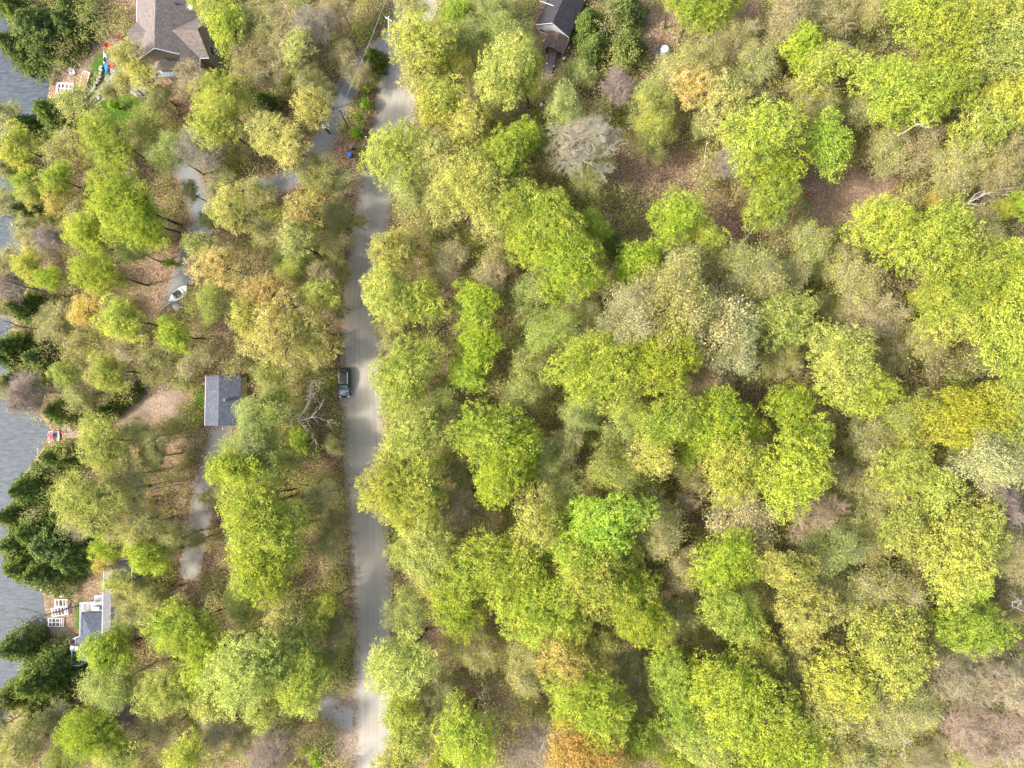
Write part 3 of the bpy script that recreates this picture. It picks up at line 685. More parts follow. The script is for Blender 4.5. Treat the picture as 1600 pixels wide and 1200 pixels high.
ALLT = []      # (root, px, py, r, look, cat)
def plant_tree(px, py, r, code, h=None, lean=None, look=None):
    kind, c, hf, lk = CODE[code]
    lst = PROTO[kind]
    want = r * PXM * {'shrub': 1.0, 'conifer': 1.35, 'bare': 1.05}.get(kind, 1.2)
    # pick among prototypes with a similar radius
    cand = sorted(lst, key=lambda q: abs(math.log(q['R'] * 0.95 / max(want, 0.4))) + rnd.uniform(0, 0.38))
    p_ = cand[0]; s = want / (p_['R'] * 0.98)
    sz = min(1.12, max(0.62 if kind != 'shrub' else 0.3, s ** 0.55)) * hf * rnd.uniform(0.93, 1.07)
    H = p_['H'] * sz
    b = PG(px, py, H * 0.66 if kind != 'conifer' else H * 0.5)
    root = empty(SPECIES[kind], (b.x, b.y, G(b.x, b.y)), rnd.uniform(0, 6.283))
    root.rotation_euler[0] = rnd.gauss(0, 0.025); root.rotation_euler[1] = rnd.gauss(0, 0.025)
    # never so slim that leaf size falls apart
    q_ = rnd.uniform(0.86, 1.16); root.scale = (s * q_, s / q_ * rnd.uniform(0.97, 1.05), sz)
    tr = bpy.data.objects.new('trunk', p_['trunk']); col.objects.link(tr); tr.parent = root
    cr = bpy.data.objects.new('crown', p_['crown']); col.objects.link(cr); cr.parent = root
    j = rnd.uniform(0.88, 1.12); hj = max(-0.05, min(0.07, rnd.gauss(0.01, 0.035)))
    cc = (c[0] * j * (1 + hj), c[1] * j, c[2] * j * (1 + rnd.uniform(-0.2, 0.2)), 1)
    if kind == 'bare':
        tc_ = TWIGC[code]; cr.color = (*[q * rnd.uniform(0.9, 1.1) for q in tc_], 1)
        bd = bpy.data.objects.new('buds', p_['extra']); col.objects.link(bd); bd.parent = cr; bd.color = cc
    else:
        cr.color = cc
    ALLT.append([root, px, py, r, look or lk, 'shrub' if kind == 'shrub' else 'tree', kind])
    return root
for ent in TREES.replace('\n', '|').split('|'):
    if not ent.strip(): continue
    x, y, r, c = ent.split(); x, y, r = float(x), float(y), float(r)
    plant_tree(x, y, r, c)
# hedge of young cedars beside the leaf covered clearing
for i in range(5):
    rc = plant_tree(154 + i * 13, 652 - i * 11, 11 + (i % 2) * 2, 'E', look='hedge'); rc['label'] = ['lowest', 'second lowest', 'middle', 'second highest', 'topmost'][i] + ' small dark cedar of the slanting row left of the garage'
# bright shrubs between drive and road
for x, y, r in ((572, 162, 13), (562, 188, 12), (556, 206, 11), (575, 140, 9), (178, 163, 13), (1110, 48, 12), (840, 178, 9), (478, 1170, 12), (498, 1192, 10)):
    plant_tree(x, y, r, 'S')

# ------------------------------------------------------------------ undergrowth (uncountable)
def undergrowth():
    rng = np.random.default_rng(5)
    Cs = []; Ns = []; Ss = []; seg = []
    for k in range(9500):
        px, py = rng.uniform(-30, 1630), rng.uniform(-30, 1230)
        if blocked(px, py, 5): continue
        clr = any(inpoly(px, py, q) for q in CLEAR)
        if clr and rng.random() < 0.93: continue
        dens = 0.5 + 0.5 * math.sin(px * 0.021 + 1.7 * math.sin(py * 0.013)) * math.cos(py * 0.017 + 1.1 * math.sin(px * 0.009))
        if rng.random() > 0.6 + 0.4 * dens: continue
        b = PG(px, py); r = rng.uniform(0.7, 2.5); h = r * rng.uniform(1.0, 2.2)
        n = int(66 * r * r) + 10
        d = unit(rng, n); d[:, 2] = np.abs(d[:, 2])
        c = np.array([b.x, b.y, b.z]) + d * np.array([r, r, h]) * rng.uniform(0.35, 1, (n, 1))
        Cs.append(c); Ns.append(d * 0.3 + [0, 0, 0.5] + rng.normal(size=(n, 3)) * 0.6); Ss.append(0.185 * rng.uniform(0.6, 1.4, n))
        for q in range(14):
            seg.append([b.x, b.y, b.z, *(c[q % n]), 0.018, 0.007])
    for k in range(3400):          # taller saplings reaching up into the light
        px, py = rng.uniform(-30, 1630), rng.uniform(-30, 1230)
        if blocked(px, py, 12) or any(inpoly(px, py, q) for q in CLEAR): continue
        if px < 560 and rng.random() < 0.45: continue
        h = rng.uniform(4.5, 9.0); b = PG(px, py, h); r = rng.uniform(1.1, 2.3); n = int(62 * r * r)
        qx, qy = topix(b.x, b.y, b.z)
        if blocked(qx, qy, 6): continue
        d = unit(rng, n) * rng.uniform(0.3, 1.15, (n, 1)); nb = 6; off = unit(rng, nb) * r * 0.55
        c = np.array([b.x, b.y, b.z + h - r * 0.8]) + off[rng.integers(0, nb, n)] + d * np.array([r, r, r * 0.9]) * 0.62
        Cs.append(c); Ns.append(d * 0.3 + [0, 0, 0.5] + rng.normal(size=(n, 3)) * 0.6); Ss.append(0.165 * rng.uniform(0.6, 1.4, n))
        seg.append([b.x, b.y, b.z - .1, b.x, b.y, b.z + h - r, 0.05, 0.03])
        for q in range(16): seg.append([b.x, b.y, b.z + h - r * rng.uniform(.8, 2), *(c[rng.integers(0, n)]), 0.022, 0.008])
    C = np.concatenate(Cs); V, F = leaves(C, np.concatenate(Ns), np.concatenate(Ss), rng)
    m = bpy.data.materials.new('undergrowth_leaves'); m.use_nodes = True
    t = m.node_tree; t.nodes.clear(); N = t.nodes.new; L = t.links.new
    out = N('ShaderNodeOutputMaterial'); tc = N('ShaderNodeTexCoord'); n = N('ShaderNodeTexNoise'); n.inputs['Scale'].default_value = 0.13; n.inputs['Detail'].default_value = 4
    L(tc.outputs['Object'], n.inputs['Vector'])
    r = N('ShaderNodeValToRGB'); e = r.color_ramp.elements; e[0].position = 0.3; e[0].color = (0.47, 0.39, 0.20, 1); e[1].position = 0.75; e[1].color = (0.30, 0.43, 0.07, 1)
    q = e.new(0.5); q.color = (0.48, 0.46, 0.15, 1); q = e.new(0.62); q.color = (0.46, 0.50, 0.12, 1)
    L(n.outputs['Fac'], r.inputs[0]); ge = N('ShaderNodeNewGeometry'); mr = N('ShaderNodeMapRange'); mr.inputs[3].default_value = 0.6; mr.inputs[4].default_value = 1.3
    L(ge.outputs['Random Per Island'], mr.inputs[0]); hs = N('ShaderNodeHueSaturation'); L(r.outputs[0], hs.inputs['Color']); L(mr.outputs[0], hs.inputs['Value'])
    d = N('ShaderNodeBsdfDiffuse'); tr = N('ShaderNodeBsdfTranslucent'); L(hs.outputs[0], d.inputs[0]); L(hs.outputs[0], tr.inputs[0])
    mx = N('ShaderNodeMixShader'); mx.inputs[0].default_value = 0.35; L(d.outputs[0], mx.inputs[1]); L(tr.outputs[0], mx.inputs[2]); L(mx.outputs[0], out.inputs[0])
    V2, F2 = tubes(seg, 3)
    me = np_mesh('undergrowth', np.concatenate([V, V2]), np.concatenate([F, F2 + len(V)]), m)
    me.materials.append(mat('stem', (0.30, 0.24, 0.17), 0.9))
    mi = np.zeros(len(F) + len(F2), np.int32); mi[len(F):] = 1; me.polygons.foreach_set('material_index', mi)
    o = bpy.data.objects.new('undergrowth', me); col.objects.link(o)
    tag(o, 'low olive brush and saplings covering the forest floor', 'undergrowth', kind='stuff')
undergrowth()
def litter_sticks():
    rng = np.random.default_rng(9); seg = []
    for k in range(2600):
        px, py = rng.uniform(-20, 1620), rng.uniform(-20, 1220)
        if blocked(px, py, 2): continue
        b = PG(px, py); a = rng.uniform(0, 6.28); l = rng.uniform(.5, 2.6); r = rng.uniform(.012, .04); z = b.z + rng.uniform(.05, .5)
        e = np.array([b.x + l * math.cos(a), b.y + l * math.sin(a), z + rng.uniform(-.1, .5)])
        seg.append([b.x, b.y, z, *e, r, r * .5])
        for q in range(rng.integers(0, 4)):
            t_ = rng.uniform(.3, .9); f = np.array([b.x, b.y, z]) * (1 - t_) + e * t_; a2 = a + rng.choice([-1, 1]) * rng.uniform(.4, 1.0); seg.append([*f, f[0] + l * .4 * math.cos(a2), f[1] + l * .4 * math.sin(a2), f[2] + .15, r * .6, r * .3])
    V, F = tubes(seg, 4)
    o = bpy.data.objects.new('fallen_sticks', np_mesh('fallen_sticks', V, F, mat('stick_wood', (0.33, 0.27, 0.21), .9, noise=(1.5, .4)))); col.objects.link(o)
    tag(o, 'thin fallen sticks and brush scattered over the leaf litter', 'brushwood', kind='stuff')
litter_sticks()
#--OBJ-BEGIN--
# ------------------------------------------------------------------ buildings
def shingle(name, rgb, course=3.2):
    m = mat(name, rgb, 0.9, noise=(2.5, 0.28), spec=0.2); t = m.node_tree; b = t.nodes['Principled BSDF']; N = t.nodes.new; L = t.links.new
    src = b.inputs['Base Color'].links[0].from_socket
    tc = N('ShaderNodeTexCoord'); sx = N('ShaderNodeSeparateXYZ'); L(tc.outputs['Object'], sx.inputs[0])
    mz = N('ShaderNodeMath'); mz.operation = 'MULTIPLY'; mz.inputs[1].default_value = course * 2; L(sx.outputs[2], mz.inputs[0])
    fr = N('ShaderNodeMath'); fr.operation = 'FRACT'; L(mz.outputs[0], fr.inputs[0])
    wn = N('ShaderNodeTexWhiteNoise'); wn.noise_dimensions = '3D'
    ad = N('ShaderNodeVectorMath'); ad.operation = 'MULTIPLY'; ad.inputs[1].default_value = (2.6, 2.6, course * 2); L(tc.outputs['Object'], ad.inputs[0])
    fl = N('ShaderNodeVectorMath'); fl.operation = 'FLOOR'; L(ad.outputs[0], fl.inputs[0]); L(fl.outputs[0], wn.inputs[0])
    r1 = N('ShaderNodeMapRange'); r1.inputs[1].default_value = 0; r1.inputs[2].default_value = 0.25; r1.inputs[3].default_value = 0.82; L(fr.outputs[0], r1.inputs[0])
    r2 = N('ShaderNodeMapRange'); r2.inputs[3].default_value = 0.84; r2.inputs[4].default_value = 1.14; L(wn.outputs[0], r2.inputs[0])
    mu = N('ShaderNodeMath'); mu.operation = 'MULTIPLY'; L(r1.outputs[0], mu.inputs[0]); L(r2.outputs[0], mu.inputs[1])
    sc_ = N('ShaderNodeVectorMath'); sc_.operation = 'SCALE'; L(src, sc_.inputs[0]); L(mu.outputs[0], sc_.inputs['Scale']); L(sc_.outputs[0], b.inputs['Base Color'])
    return m
WHITE = mat('white_paint', (0.56, 0.57, 0.58), 0.5, noise=(2, 0.06))
GLASS = mat('dark_glass', (0.03, 0.04, 0.05), 0.06, spec=0.8)
BLACK = mat('black_plastic', (0.02, 0.02, 0.022), 0.5)
def V3(*a): return Vector(a)
def gable_roof_pts(a, b, half, ze, zr):
    """a,b ridge ends in plan (Vector xy); -> left slope, right slope quads"""
    d = (b - a).normalized(); n = Vector((-d.y, d.x))
    l = [V3(*(a + n * half), ze), V3(*a, zr), V3(*b, zr), V3(*(b + n * half), ze)]
    r = [V3(*a, zr), V3(*(a - n * half), ze), V3(*(b - n * half), ze), V3(*b, zr)]
    return l, r
def wall_window(parent, c, w_, h_, axis, name='window', fm=None):
    """framed window on a wall; axis 'x' = wall facing +-x, 'y' = facing +-y, or angle"""
    rz = math.pi / 2 if axis == 'x' else (0 if axis == 'y' else axis)
    f = MB(); u = Vector((math.cos(rz), math.sin(rz), 0)); c = Vector(c)
    for s_ in (-1, 1):
        f.box(c + u * s_ * w_ / 2, (0.09, 0.12, h_ + 0.09), rz); f.box(c + Vector((0, 0, s_ * h_ / 2)), (w_ - 0.09, 0.12, 0.09), rz)
    f.box(c, (0.05, 0.10, h_ - 0.09), rz)
    o_ = f.build(name, fm or WHITE, parent)
    MB().box(c, (w_ - 0.08, 0.07, h_ - 0.08), rz).build('pane', GLASS, o_)

def house_brown():
    R_ = shingle('brown_shingle', (0.165, 0.138, 0.122)); W_ = mat('tan_siding', (0.30, 0.25, 0.19), 0.85, noise=(1.5, 0.1)); T_ = shingle('taupe_shingle', (0.22, 0.19, 0.155))
    MT = mat('pale_metal_roof', (0.21, 0.225, 0.24), 0.6, 0.0, noise=(1.2, 0.12))
    B = P(241, 75, 8.7); xr = B.x; yb = B.y; yt = yb + 21
    xL = P(212, 93, 5.2).x; xR = P(312, 100, 5.2).x; gz = G(xr, yb) - 0.6
    root = empty('house', (xr, yb, gz + 0.6)); inv = Matrix.Translation(root.location).inverted()
    def bd(mb, name, m, par=root, **k):
        mb.v = [tuple(inv @ Vector(q)) if par is root else q for q in mb.v]; return mb.build(name, m, par, **k)
    xm = xr + (xR - xr) * 0.55; zm = 8.7 - 3.5 * 0.55; yl = yb - 1.35
    mb = MB()
    mb.slab([(xL, yb, 5.2), (xr, yb, 8.7), (xr, yt, 8.7), (xL, yt, 5.2)], 0.22)
    mb.slab([(xr, yb, 8.7), (xm, yb, zm), (xm, yl, zm), (xR, yl, 5.2), (xR, yt, 5.2), (xr, yt, 8.7)], 0.22)
    cg = P(311, 46, 7.4); xi = P(264, 46, 7.4).x; h = 3.3
    mb.slab([(xi, cg.y, 7.42), (xR - 0.1, cg.y + h, 5.22), (cg.x + 0.5, cg.y + h, 5.22), (cg.x - 0.2, cg.y, 7.42)][::-1], 0.2)
    mb.slab([(xi, cg.y, 7.42), (cg.x - 0.2, cg.y, 7.42), (cg.x + 0.5, cg.y - h, 5.22), (xR - 0.1, cg.y - h, 5.22)][::-1], 0.2)
    lg = P(198, 50, 7.0); xi2 = P(228, 50, 7.0).x; h2 = 2.7
    mb.slab([(xi2, lg.y, 7.02), (lg.x, lg.y, 7.02), (xL - 0.05, lg.y + h2, 5.22)], 0.2)
    mb.slab([(xi2, lg.y, 7.02), (xL - 0.05, lg.y - h2, 5.22), (lg.x, lg.y, 7.02)], 0.2)
    rf = bd(mb, 'roof', R_)
    # walls
    i = 0.5; mb = MB()
    mb.box(((xL + xR) / 2, (yb + yt) / 2, (gz + 5.05) / 2), (xR - xL - 2 * i, yt - yb - i, 5.05 - gz))
    mb.add([(xL + i, yb + .25, 5.0), (xR - i, yb + .25, 5.0), (xr, yb + .25, 8.35), (xL + i, yb + .5, 5.0), (xR - i, yb + .5, 5.0), (xr, yb + .5, 8.35)], [(0, 1, 2), (3, 5, 4), (0, 2, 5, 3), (1, 4, 5, 2), (0, 3, 4, 1)])
    gxw = cg.x - 0.25
    mb.box(((xR + gxw) / 2 - 0.3, cg.y, (gz + 5.1) / 2), (gxw - xR + 0.6, 2 * h - 0.9, 5.1 - gz + 0.002))
    mb.add([(gxw, cg.y - h + .45, 5.1), (gxw, cg.y + h - .45, 5.1), (gxw, cg.y, 7.15), (xR - 1, cg.y - h + .45, 5.1), (xR - 1, cg.y + h - .45, 5.1), (xR - 1, cg.y, 7.15)], [(0, 1, 2), (3, 5, 4), (0, 2, 5, 3), (1, 4, 5, 2), (0, 3, 4, 1)])
    bd(mb, 'wall', W_)
    # lower bay roof, porch roofs
    xa = P(240, 85, 4.6).x; xb = P(283, 92, 4.6).x; y2 = P(270, 107, 4.4).y
    mb = MB(); xc = (xa + xb) / 2
    mb.slab([(xa, y2, 4.2), (xc, y2 + 1.2, 5.5), (xc, yb + .2, 5.5), (xa, yb + .2, 4.2)], 0.15); mb.slab([(xc, y2 + 1.2, 5.5), (xb, y2, 4.2), (xb, yb + .2, 4.2), (xc, yb + .2, 5.5)], 0.15)
    mb.slab([(xa, y2, 4.2), (xb, y2, 4.2), (xc, y2 + 1.2, 5.5)], 0.15)
    bd(mb, 'bay_roof', T_)
    bd(MB().box((xc, (y2 + yb) / 2 + .4, (gz + 4.0) / 2), (xb - xa - .6, yb - y2 - .3, 4.0 - gz)), 'bay_wall', W_)
    p = [P(238, 100, 3.4), P(274, 104, 3.4), P(288, 121, 2.7), P(238, 121, 2.7)]
    mb = MB(); mb.slab([tuple(q) for q in p][::-1], 0.08)
    for k in range(9):
        t_ = (k + .5) / 9; a_ = p[0].lerp(p[1], t_); b_ = p[3].lerp(p[2], t_); mb.bar(a_ + V3(0, 0, .03), b_ + V3(0, 0, .03), 0.035, n=4)
    bd(mb, 'porch_roof', MT)
    p = [P(280, 107, 3.35), P(316, 107, 3.35), P(323, 121, 2.7), P(289, 122, 2.7)]
    bd(MB().slab([tuple(q) for q in p][::-1], 0.1), 'entry_roof', T_)
    bd(MB().box(((p[0].x + p[1].x) / 2 + .3, (p[0].y + p[3].y) / 2 + .4, (gz + 2.5) / 2), (3.2, 1.4, 2.5 - gz)), 'entry_wall', W_)
    for q in (P(240, 120, 2.5), P(262, 120, 2.5), P(285, 119, 2.5)): bd(MB().box((q.x, q.y + .1, (gz + 2.6) / 2), (0.18, 0.18, 2.6 - gz)), 'porch_post', WHITE)
    # gutters and trim
    mb = MB(); g_ = 0.07
    mb.bar((xL - .05, lg.y + h2, 5.15), (xL - .05, yt, 5.15), g_, n=5); mb.bar((xm, yl - .02, zm), (xR, yl - .02, 5.15), g_, n=5); mb.bar((xR + .03, yl, 5.15), (xR + .03, cg.y - h, 5.15), g_, n=5)
    mb.bar((xR, cg.y - h - .03, 5.15), (cg.x + .5, cg.y - h - .03, 5.15), g_, n=5); mb.bar((xL, yb - .02, 5.15), (xr, yb - .02, 8.65), g_, n=5); mb.bar((xr, yb - .02, 8.65), (xm, yb - .02, zm), g_, n=5)
    mb.bar((cg.x + .5, cg.y + h + .03, 5.15), (xR, cg.y + h + .03, 5.15), g_, n=5)
    bd(mb, 'gutter', WHITE)
    for yy_, zz_ in ((cg.y + 0.9, 2.9), (cg.y - 1.0, 2.9), (cg.y, 0.2)):
        wall_window(root, inv @ Vector((gxw + .02, yy_, zz_)), 1.2, 1.5, 'x')
    for x_ in (xc - 1.0, xc + 0.9): wall_window(root, inv @ Vector((x_, y2 + .22, 2.9)), 1.1, 1.3, 'y')
    for (a_, b_) in ((245, 46), (276, 7)):
        q = P(a_, b_, 8.1 if a_ < 260 else 7.0); mb = MB(); mb.cyl((q.x, q.y, q.z - .5), 0.13, 0.75, 10); mb.cyl((q.x, q.y, q.z + .25), 0.19, 0.08, 10); bd(mb, 'roof_vent', BLACK)
    q = P(302, 14, 5.9); mb = MB(); mb.bar(q + V3(0, 0, -.5), q + V3(0, 0, .5), 0.04); mb.cyl((q.x - .1, q.y, q.z + .45), 0.12, 0.14, 14, r2=0.42); mb.bar(q + V3(0, 0, .5), q + V3(-.5, .2, .8), 0.03); bd(mb, 'satellite_dish', WHITE)
    tag(root, 'big house with brown shingle cross gabled roof and pale metal porch roof', 'house')
house_brown()

def cabin():
    R_ = shingle('black_shingle', (0.05, 0.047, 0.05)); W_ = mat('white_siding', (0.60, 0.61, 0.60), 0.7, noise=(1, 0.08)); RU = mat('rusty_roof', (0.11, 0.082, 0.07), 0.85, noise=(1.1, 0.5))
    a = P(863, 36, 5.2); l = P(837, 38, 3.0); r = P(888, 58, 3.0)
    n = Vector((r.x - l.x, r.y - l.y)); half = n.length / 2; n.normalize(); d = Vector((-n.y, n.x)); A = Vector((a.x, a.y)); Bq = A + d * 11
    gz = G(a.x, a.y) - .3; root = empty('cabin', (A.x, A.y, gz + .3), 0)
    off = Vector(root.location)
    def bd(mb, name, m, par=root): mb.v = [tuple(Vector(q) - off) for q in mb.v]; return mb.build(name, m, par)
    L_, Rr = gable_roof_pts(A, Bq, half, 3.0, 5.2)
    mb = MB(); mb.slab(L_[::-1], .15); mb.slab(Rr[::-1], .15); bd(mb, 'roof', R_)
    ang = math.atan2(d.y, d.x)
    c = (A + Bq) / 2 + d * 0.15; mb = MB(); mb.box((c.x, c.y, (gz + 2.85) / 2), (10.6, 2 * half - .7, 2.85 - gz), ang)
    for s_ in (0.2, 10.7):
        q = A + d * s_; k = half - .35; e = d * 0.12
        mb.add([(*(q - n * k), 2.85), (*(q + n * k), 2.85), (*q, 4.95), (*(q - n * k + e), 2.85), (*(q + n * k + e), 2.85), (*(q + e), 4.95)], [(0, 1, 2), (3, 5, 4), (0, 2, 5, 3), (1, 4, 5, 2), (0, 3, 4, 1)])
    bd(mb, 'wall', W_)
    mb = MB(); mb.bar((*(A - n * half), 2.98), (*A, 5.18), .06, n=4); mb.bar((*A, 5.18), (*(A + n * half), 2.98), .06, n=4); bd(mb, 'trim', WHITE)
    q = A - n * (half * .62) + d * .1; wall_window(root, Vector((q.x, q.y, 1.9)) - off, 0.9, 0.9, math.atan2(n.y, n.x))
    # dormer-like flashing line and porch
    mb = MB(); mb.bar(P(843, 1, 3.8), P(865, 9, 4.9), .06, n=4); bd(mb, 'roof_trim', WHITE)
    pa = A + n * 1.15 + d * 0.25; pb = pa - d * 2.7
    l_, r_ = gable_roof_pts(pb, pa, 1.75, 2.35, 3.1)
    mb = MB(); mb.slab(l_[::-1], .1); mb.slab(r_[::-1], .1); bd(mb, 'porch_roof', RU)
    for s_ in (-1, 1):
        q = pb + n * s_ * 1.5 + d * .15; bd(MB().box((q.x, q.y, (gz + 2.4) / 2), (.12, .12, 2.4 - gz)), 'porch_post', mat('tan_wood', (0.42, 0.36, 0.26), .8))
        q = pb + n * s_ * 1.5 + d * 1.3; bd(MB().box((q.x, q.y, (gz + 1.2) / 2 + .1), (2.3, .1, 1.0), ang), 'porch_rail', mat('tan_wood', (0.42, 0.36, 0.26), .8))
    tag(root, 'cabin with dark patched roof, white gable wall and small rusty porch roof', 'cabin')
    # boardwalk
    WD = mat('weathered_wood', (0.20, 0.165, 0.135), .9, noise=(3, .35))
    p0 = PG(868, 74); p1 = PG(857, 115); dd = (p1 - p0); L0 = dd.length; dr = dd.normalized(); sd = Vector((-dr.y, dr.x, 0)).normalized(); a_ = math.atan2(dr.y, dr.x)
    rt = empty('boardwalk', p1); mb = MB(); k = 0.0
    while k < L0:
        q = p0 + dr * k; mb.box((q.x - p1.x, q.y - p1.y, G(q.x, q.y) + .35 - p1.z + rnd.uniform(-.01, .01)), (.155, 1.15 + rnd.uniform(-.04, .04), .05), a_); k += .17
    mb.build('walkway', WD, rt)
    mb = MB()
    for s_ in (-.6, .6):
        for t_ in (0.05, .35, .65, .95):
            q = p0.lerp(p1, t_) + sd * s_ - p1; mb.bar((q.x, q.y, q.z - .1), (q.x, q.y, q.z + 1.1), .05, n=4)
        u = p0 + sd * s_ - p1; v = p1 + sd * s_ - p1; mb.bar(u + V3(0, 0, 1.1), v + V3(0, 0, 1.1), .04, n=4)
    mb.build('railing', WD, rt)
    mb = MB(); c = PG(859, 122) - p1
    for k in range(8): mb.box((c.x, c.y + .55 - k * .16, c.z + .18), (1.6 + rnd.uniform(-.1, .1), .14, .06), -0.25)
    mb.build('landing', WD, rt)
    tag(rt, 'weathered plank boardwalk leading down from the cabin porch', 'boardwalk')
cabin()

def shed():
    R_ = shingle('grey_shingle', (0.095, 0.105, 0.128)); W_ = mat('cream_siding', (0.58, 0.53, 0.38), .8, noise=(1, .08))
    l = P(322, 587, 2.3); l2 = P(323, 665, 2.3); r = P(376.5, 588, 2.3)
    xm = (l.x + r.x) / 2; y0 = l2.y; y1 = l.y; hw = (r.x - l.x) / 2; gz = G(xm, (y0 + y1) / 2) - .3
    root = empty('garage', (xm, (y0 + y1) / 2, gz + .3)); off = Vector(root.location)
    def bd(mb, name, m, par=root): mb.v = [tuple(Vector(q) - off) for q in mb.v]; return mb.build(name, m, par)
    L_, Rr = gable_roof_pts(Vector((xm, y0)), Vector((xm, y1)), hw, 2.3, 3.7)
    mb = MB(); mb.slab(L_[::-1], .14); mb.slab(Rr[::-1], .14); bd(mb, 'roof', R_)
    mb = MB(); mb.box((xm + .1, (y0 + y1) / 2, (gz + 2.25) / 2), (2 * hw - .5, y1 - y0 - .5, 2.25 - gz))
    for y_ in (y0 + .25, y1 - .37): mb.add([(xm - hw + .4, y_, 2.2), (xm + hw - .4, y_, 2.2), (xm, y_, 3.5), (xm - hw + .4, y_ + .12, 2.2), (xm + hw - .4, y_ + .12, 2.2), (xm, y_ + .12, 3.5)], [(0, 1, 2), (3, 5, 4), (0, 2, 5, 3), (1, 4, 5, 2), (0, 3, 4, 1)])
    bd(mb, 'wall', W_)
    mb = MB(); mb.bar((xm - hw - .05, y0, 2.25), (xm - hw - .05, y1, 2.25), .07, n=5); bd(mb, 'gutter', WHITE)
    q = P(351, 625, 3.9); mb = MB(); mb.box((q.x, q.y, 3.75), (.4, .4, .5)); mb.box((q.x, q.y, 4.03), (.5, .5, .05)); bd(mb, 'roof_vent', mat('grey_metal', (.08, .085, .09), .6))
    bd(MB().box((xm + .1, y0 + .23, gz + 1.3), (2.6, .06, 2.1)), 'garage_door', WHITE)
    bd(MB().bar(P(348, 668, 2.2), P(348, 671, 2.0), .07), 'door_lamp', WHITE)
    tag(root, 'small grey shingled garage with white gutter and cream side wall', 'garage')
shed()

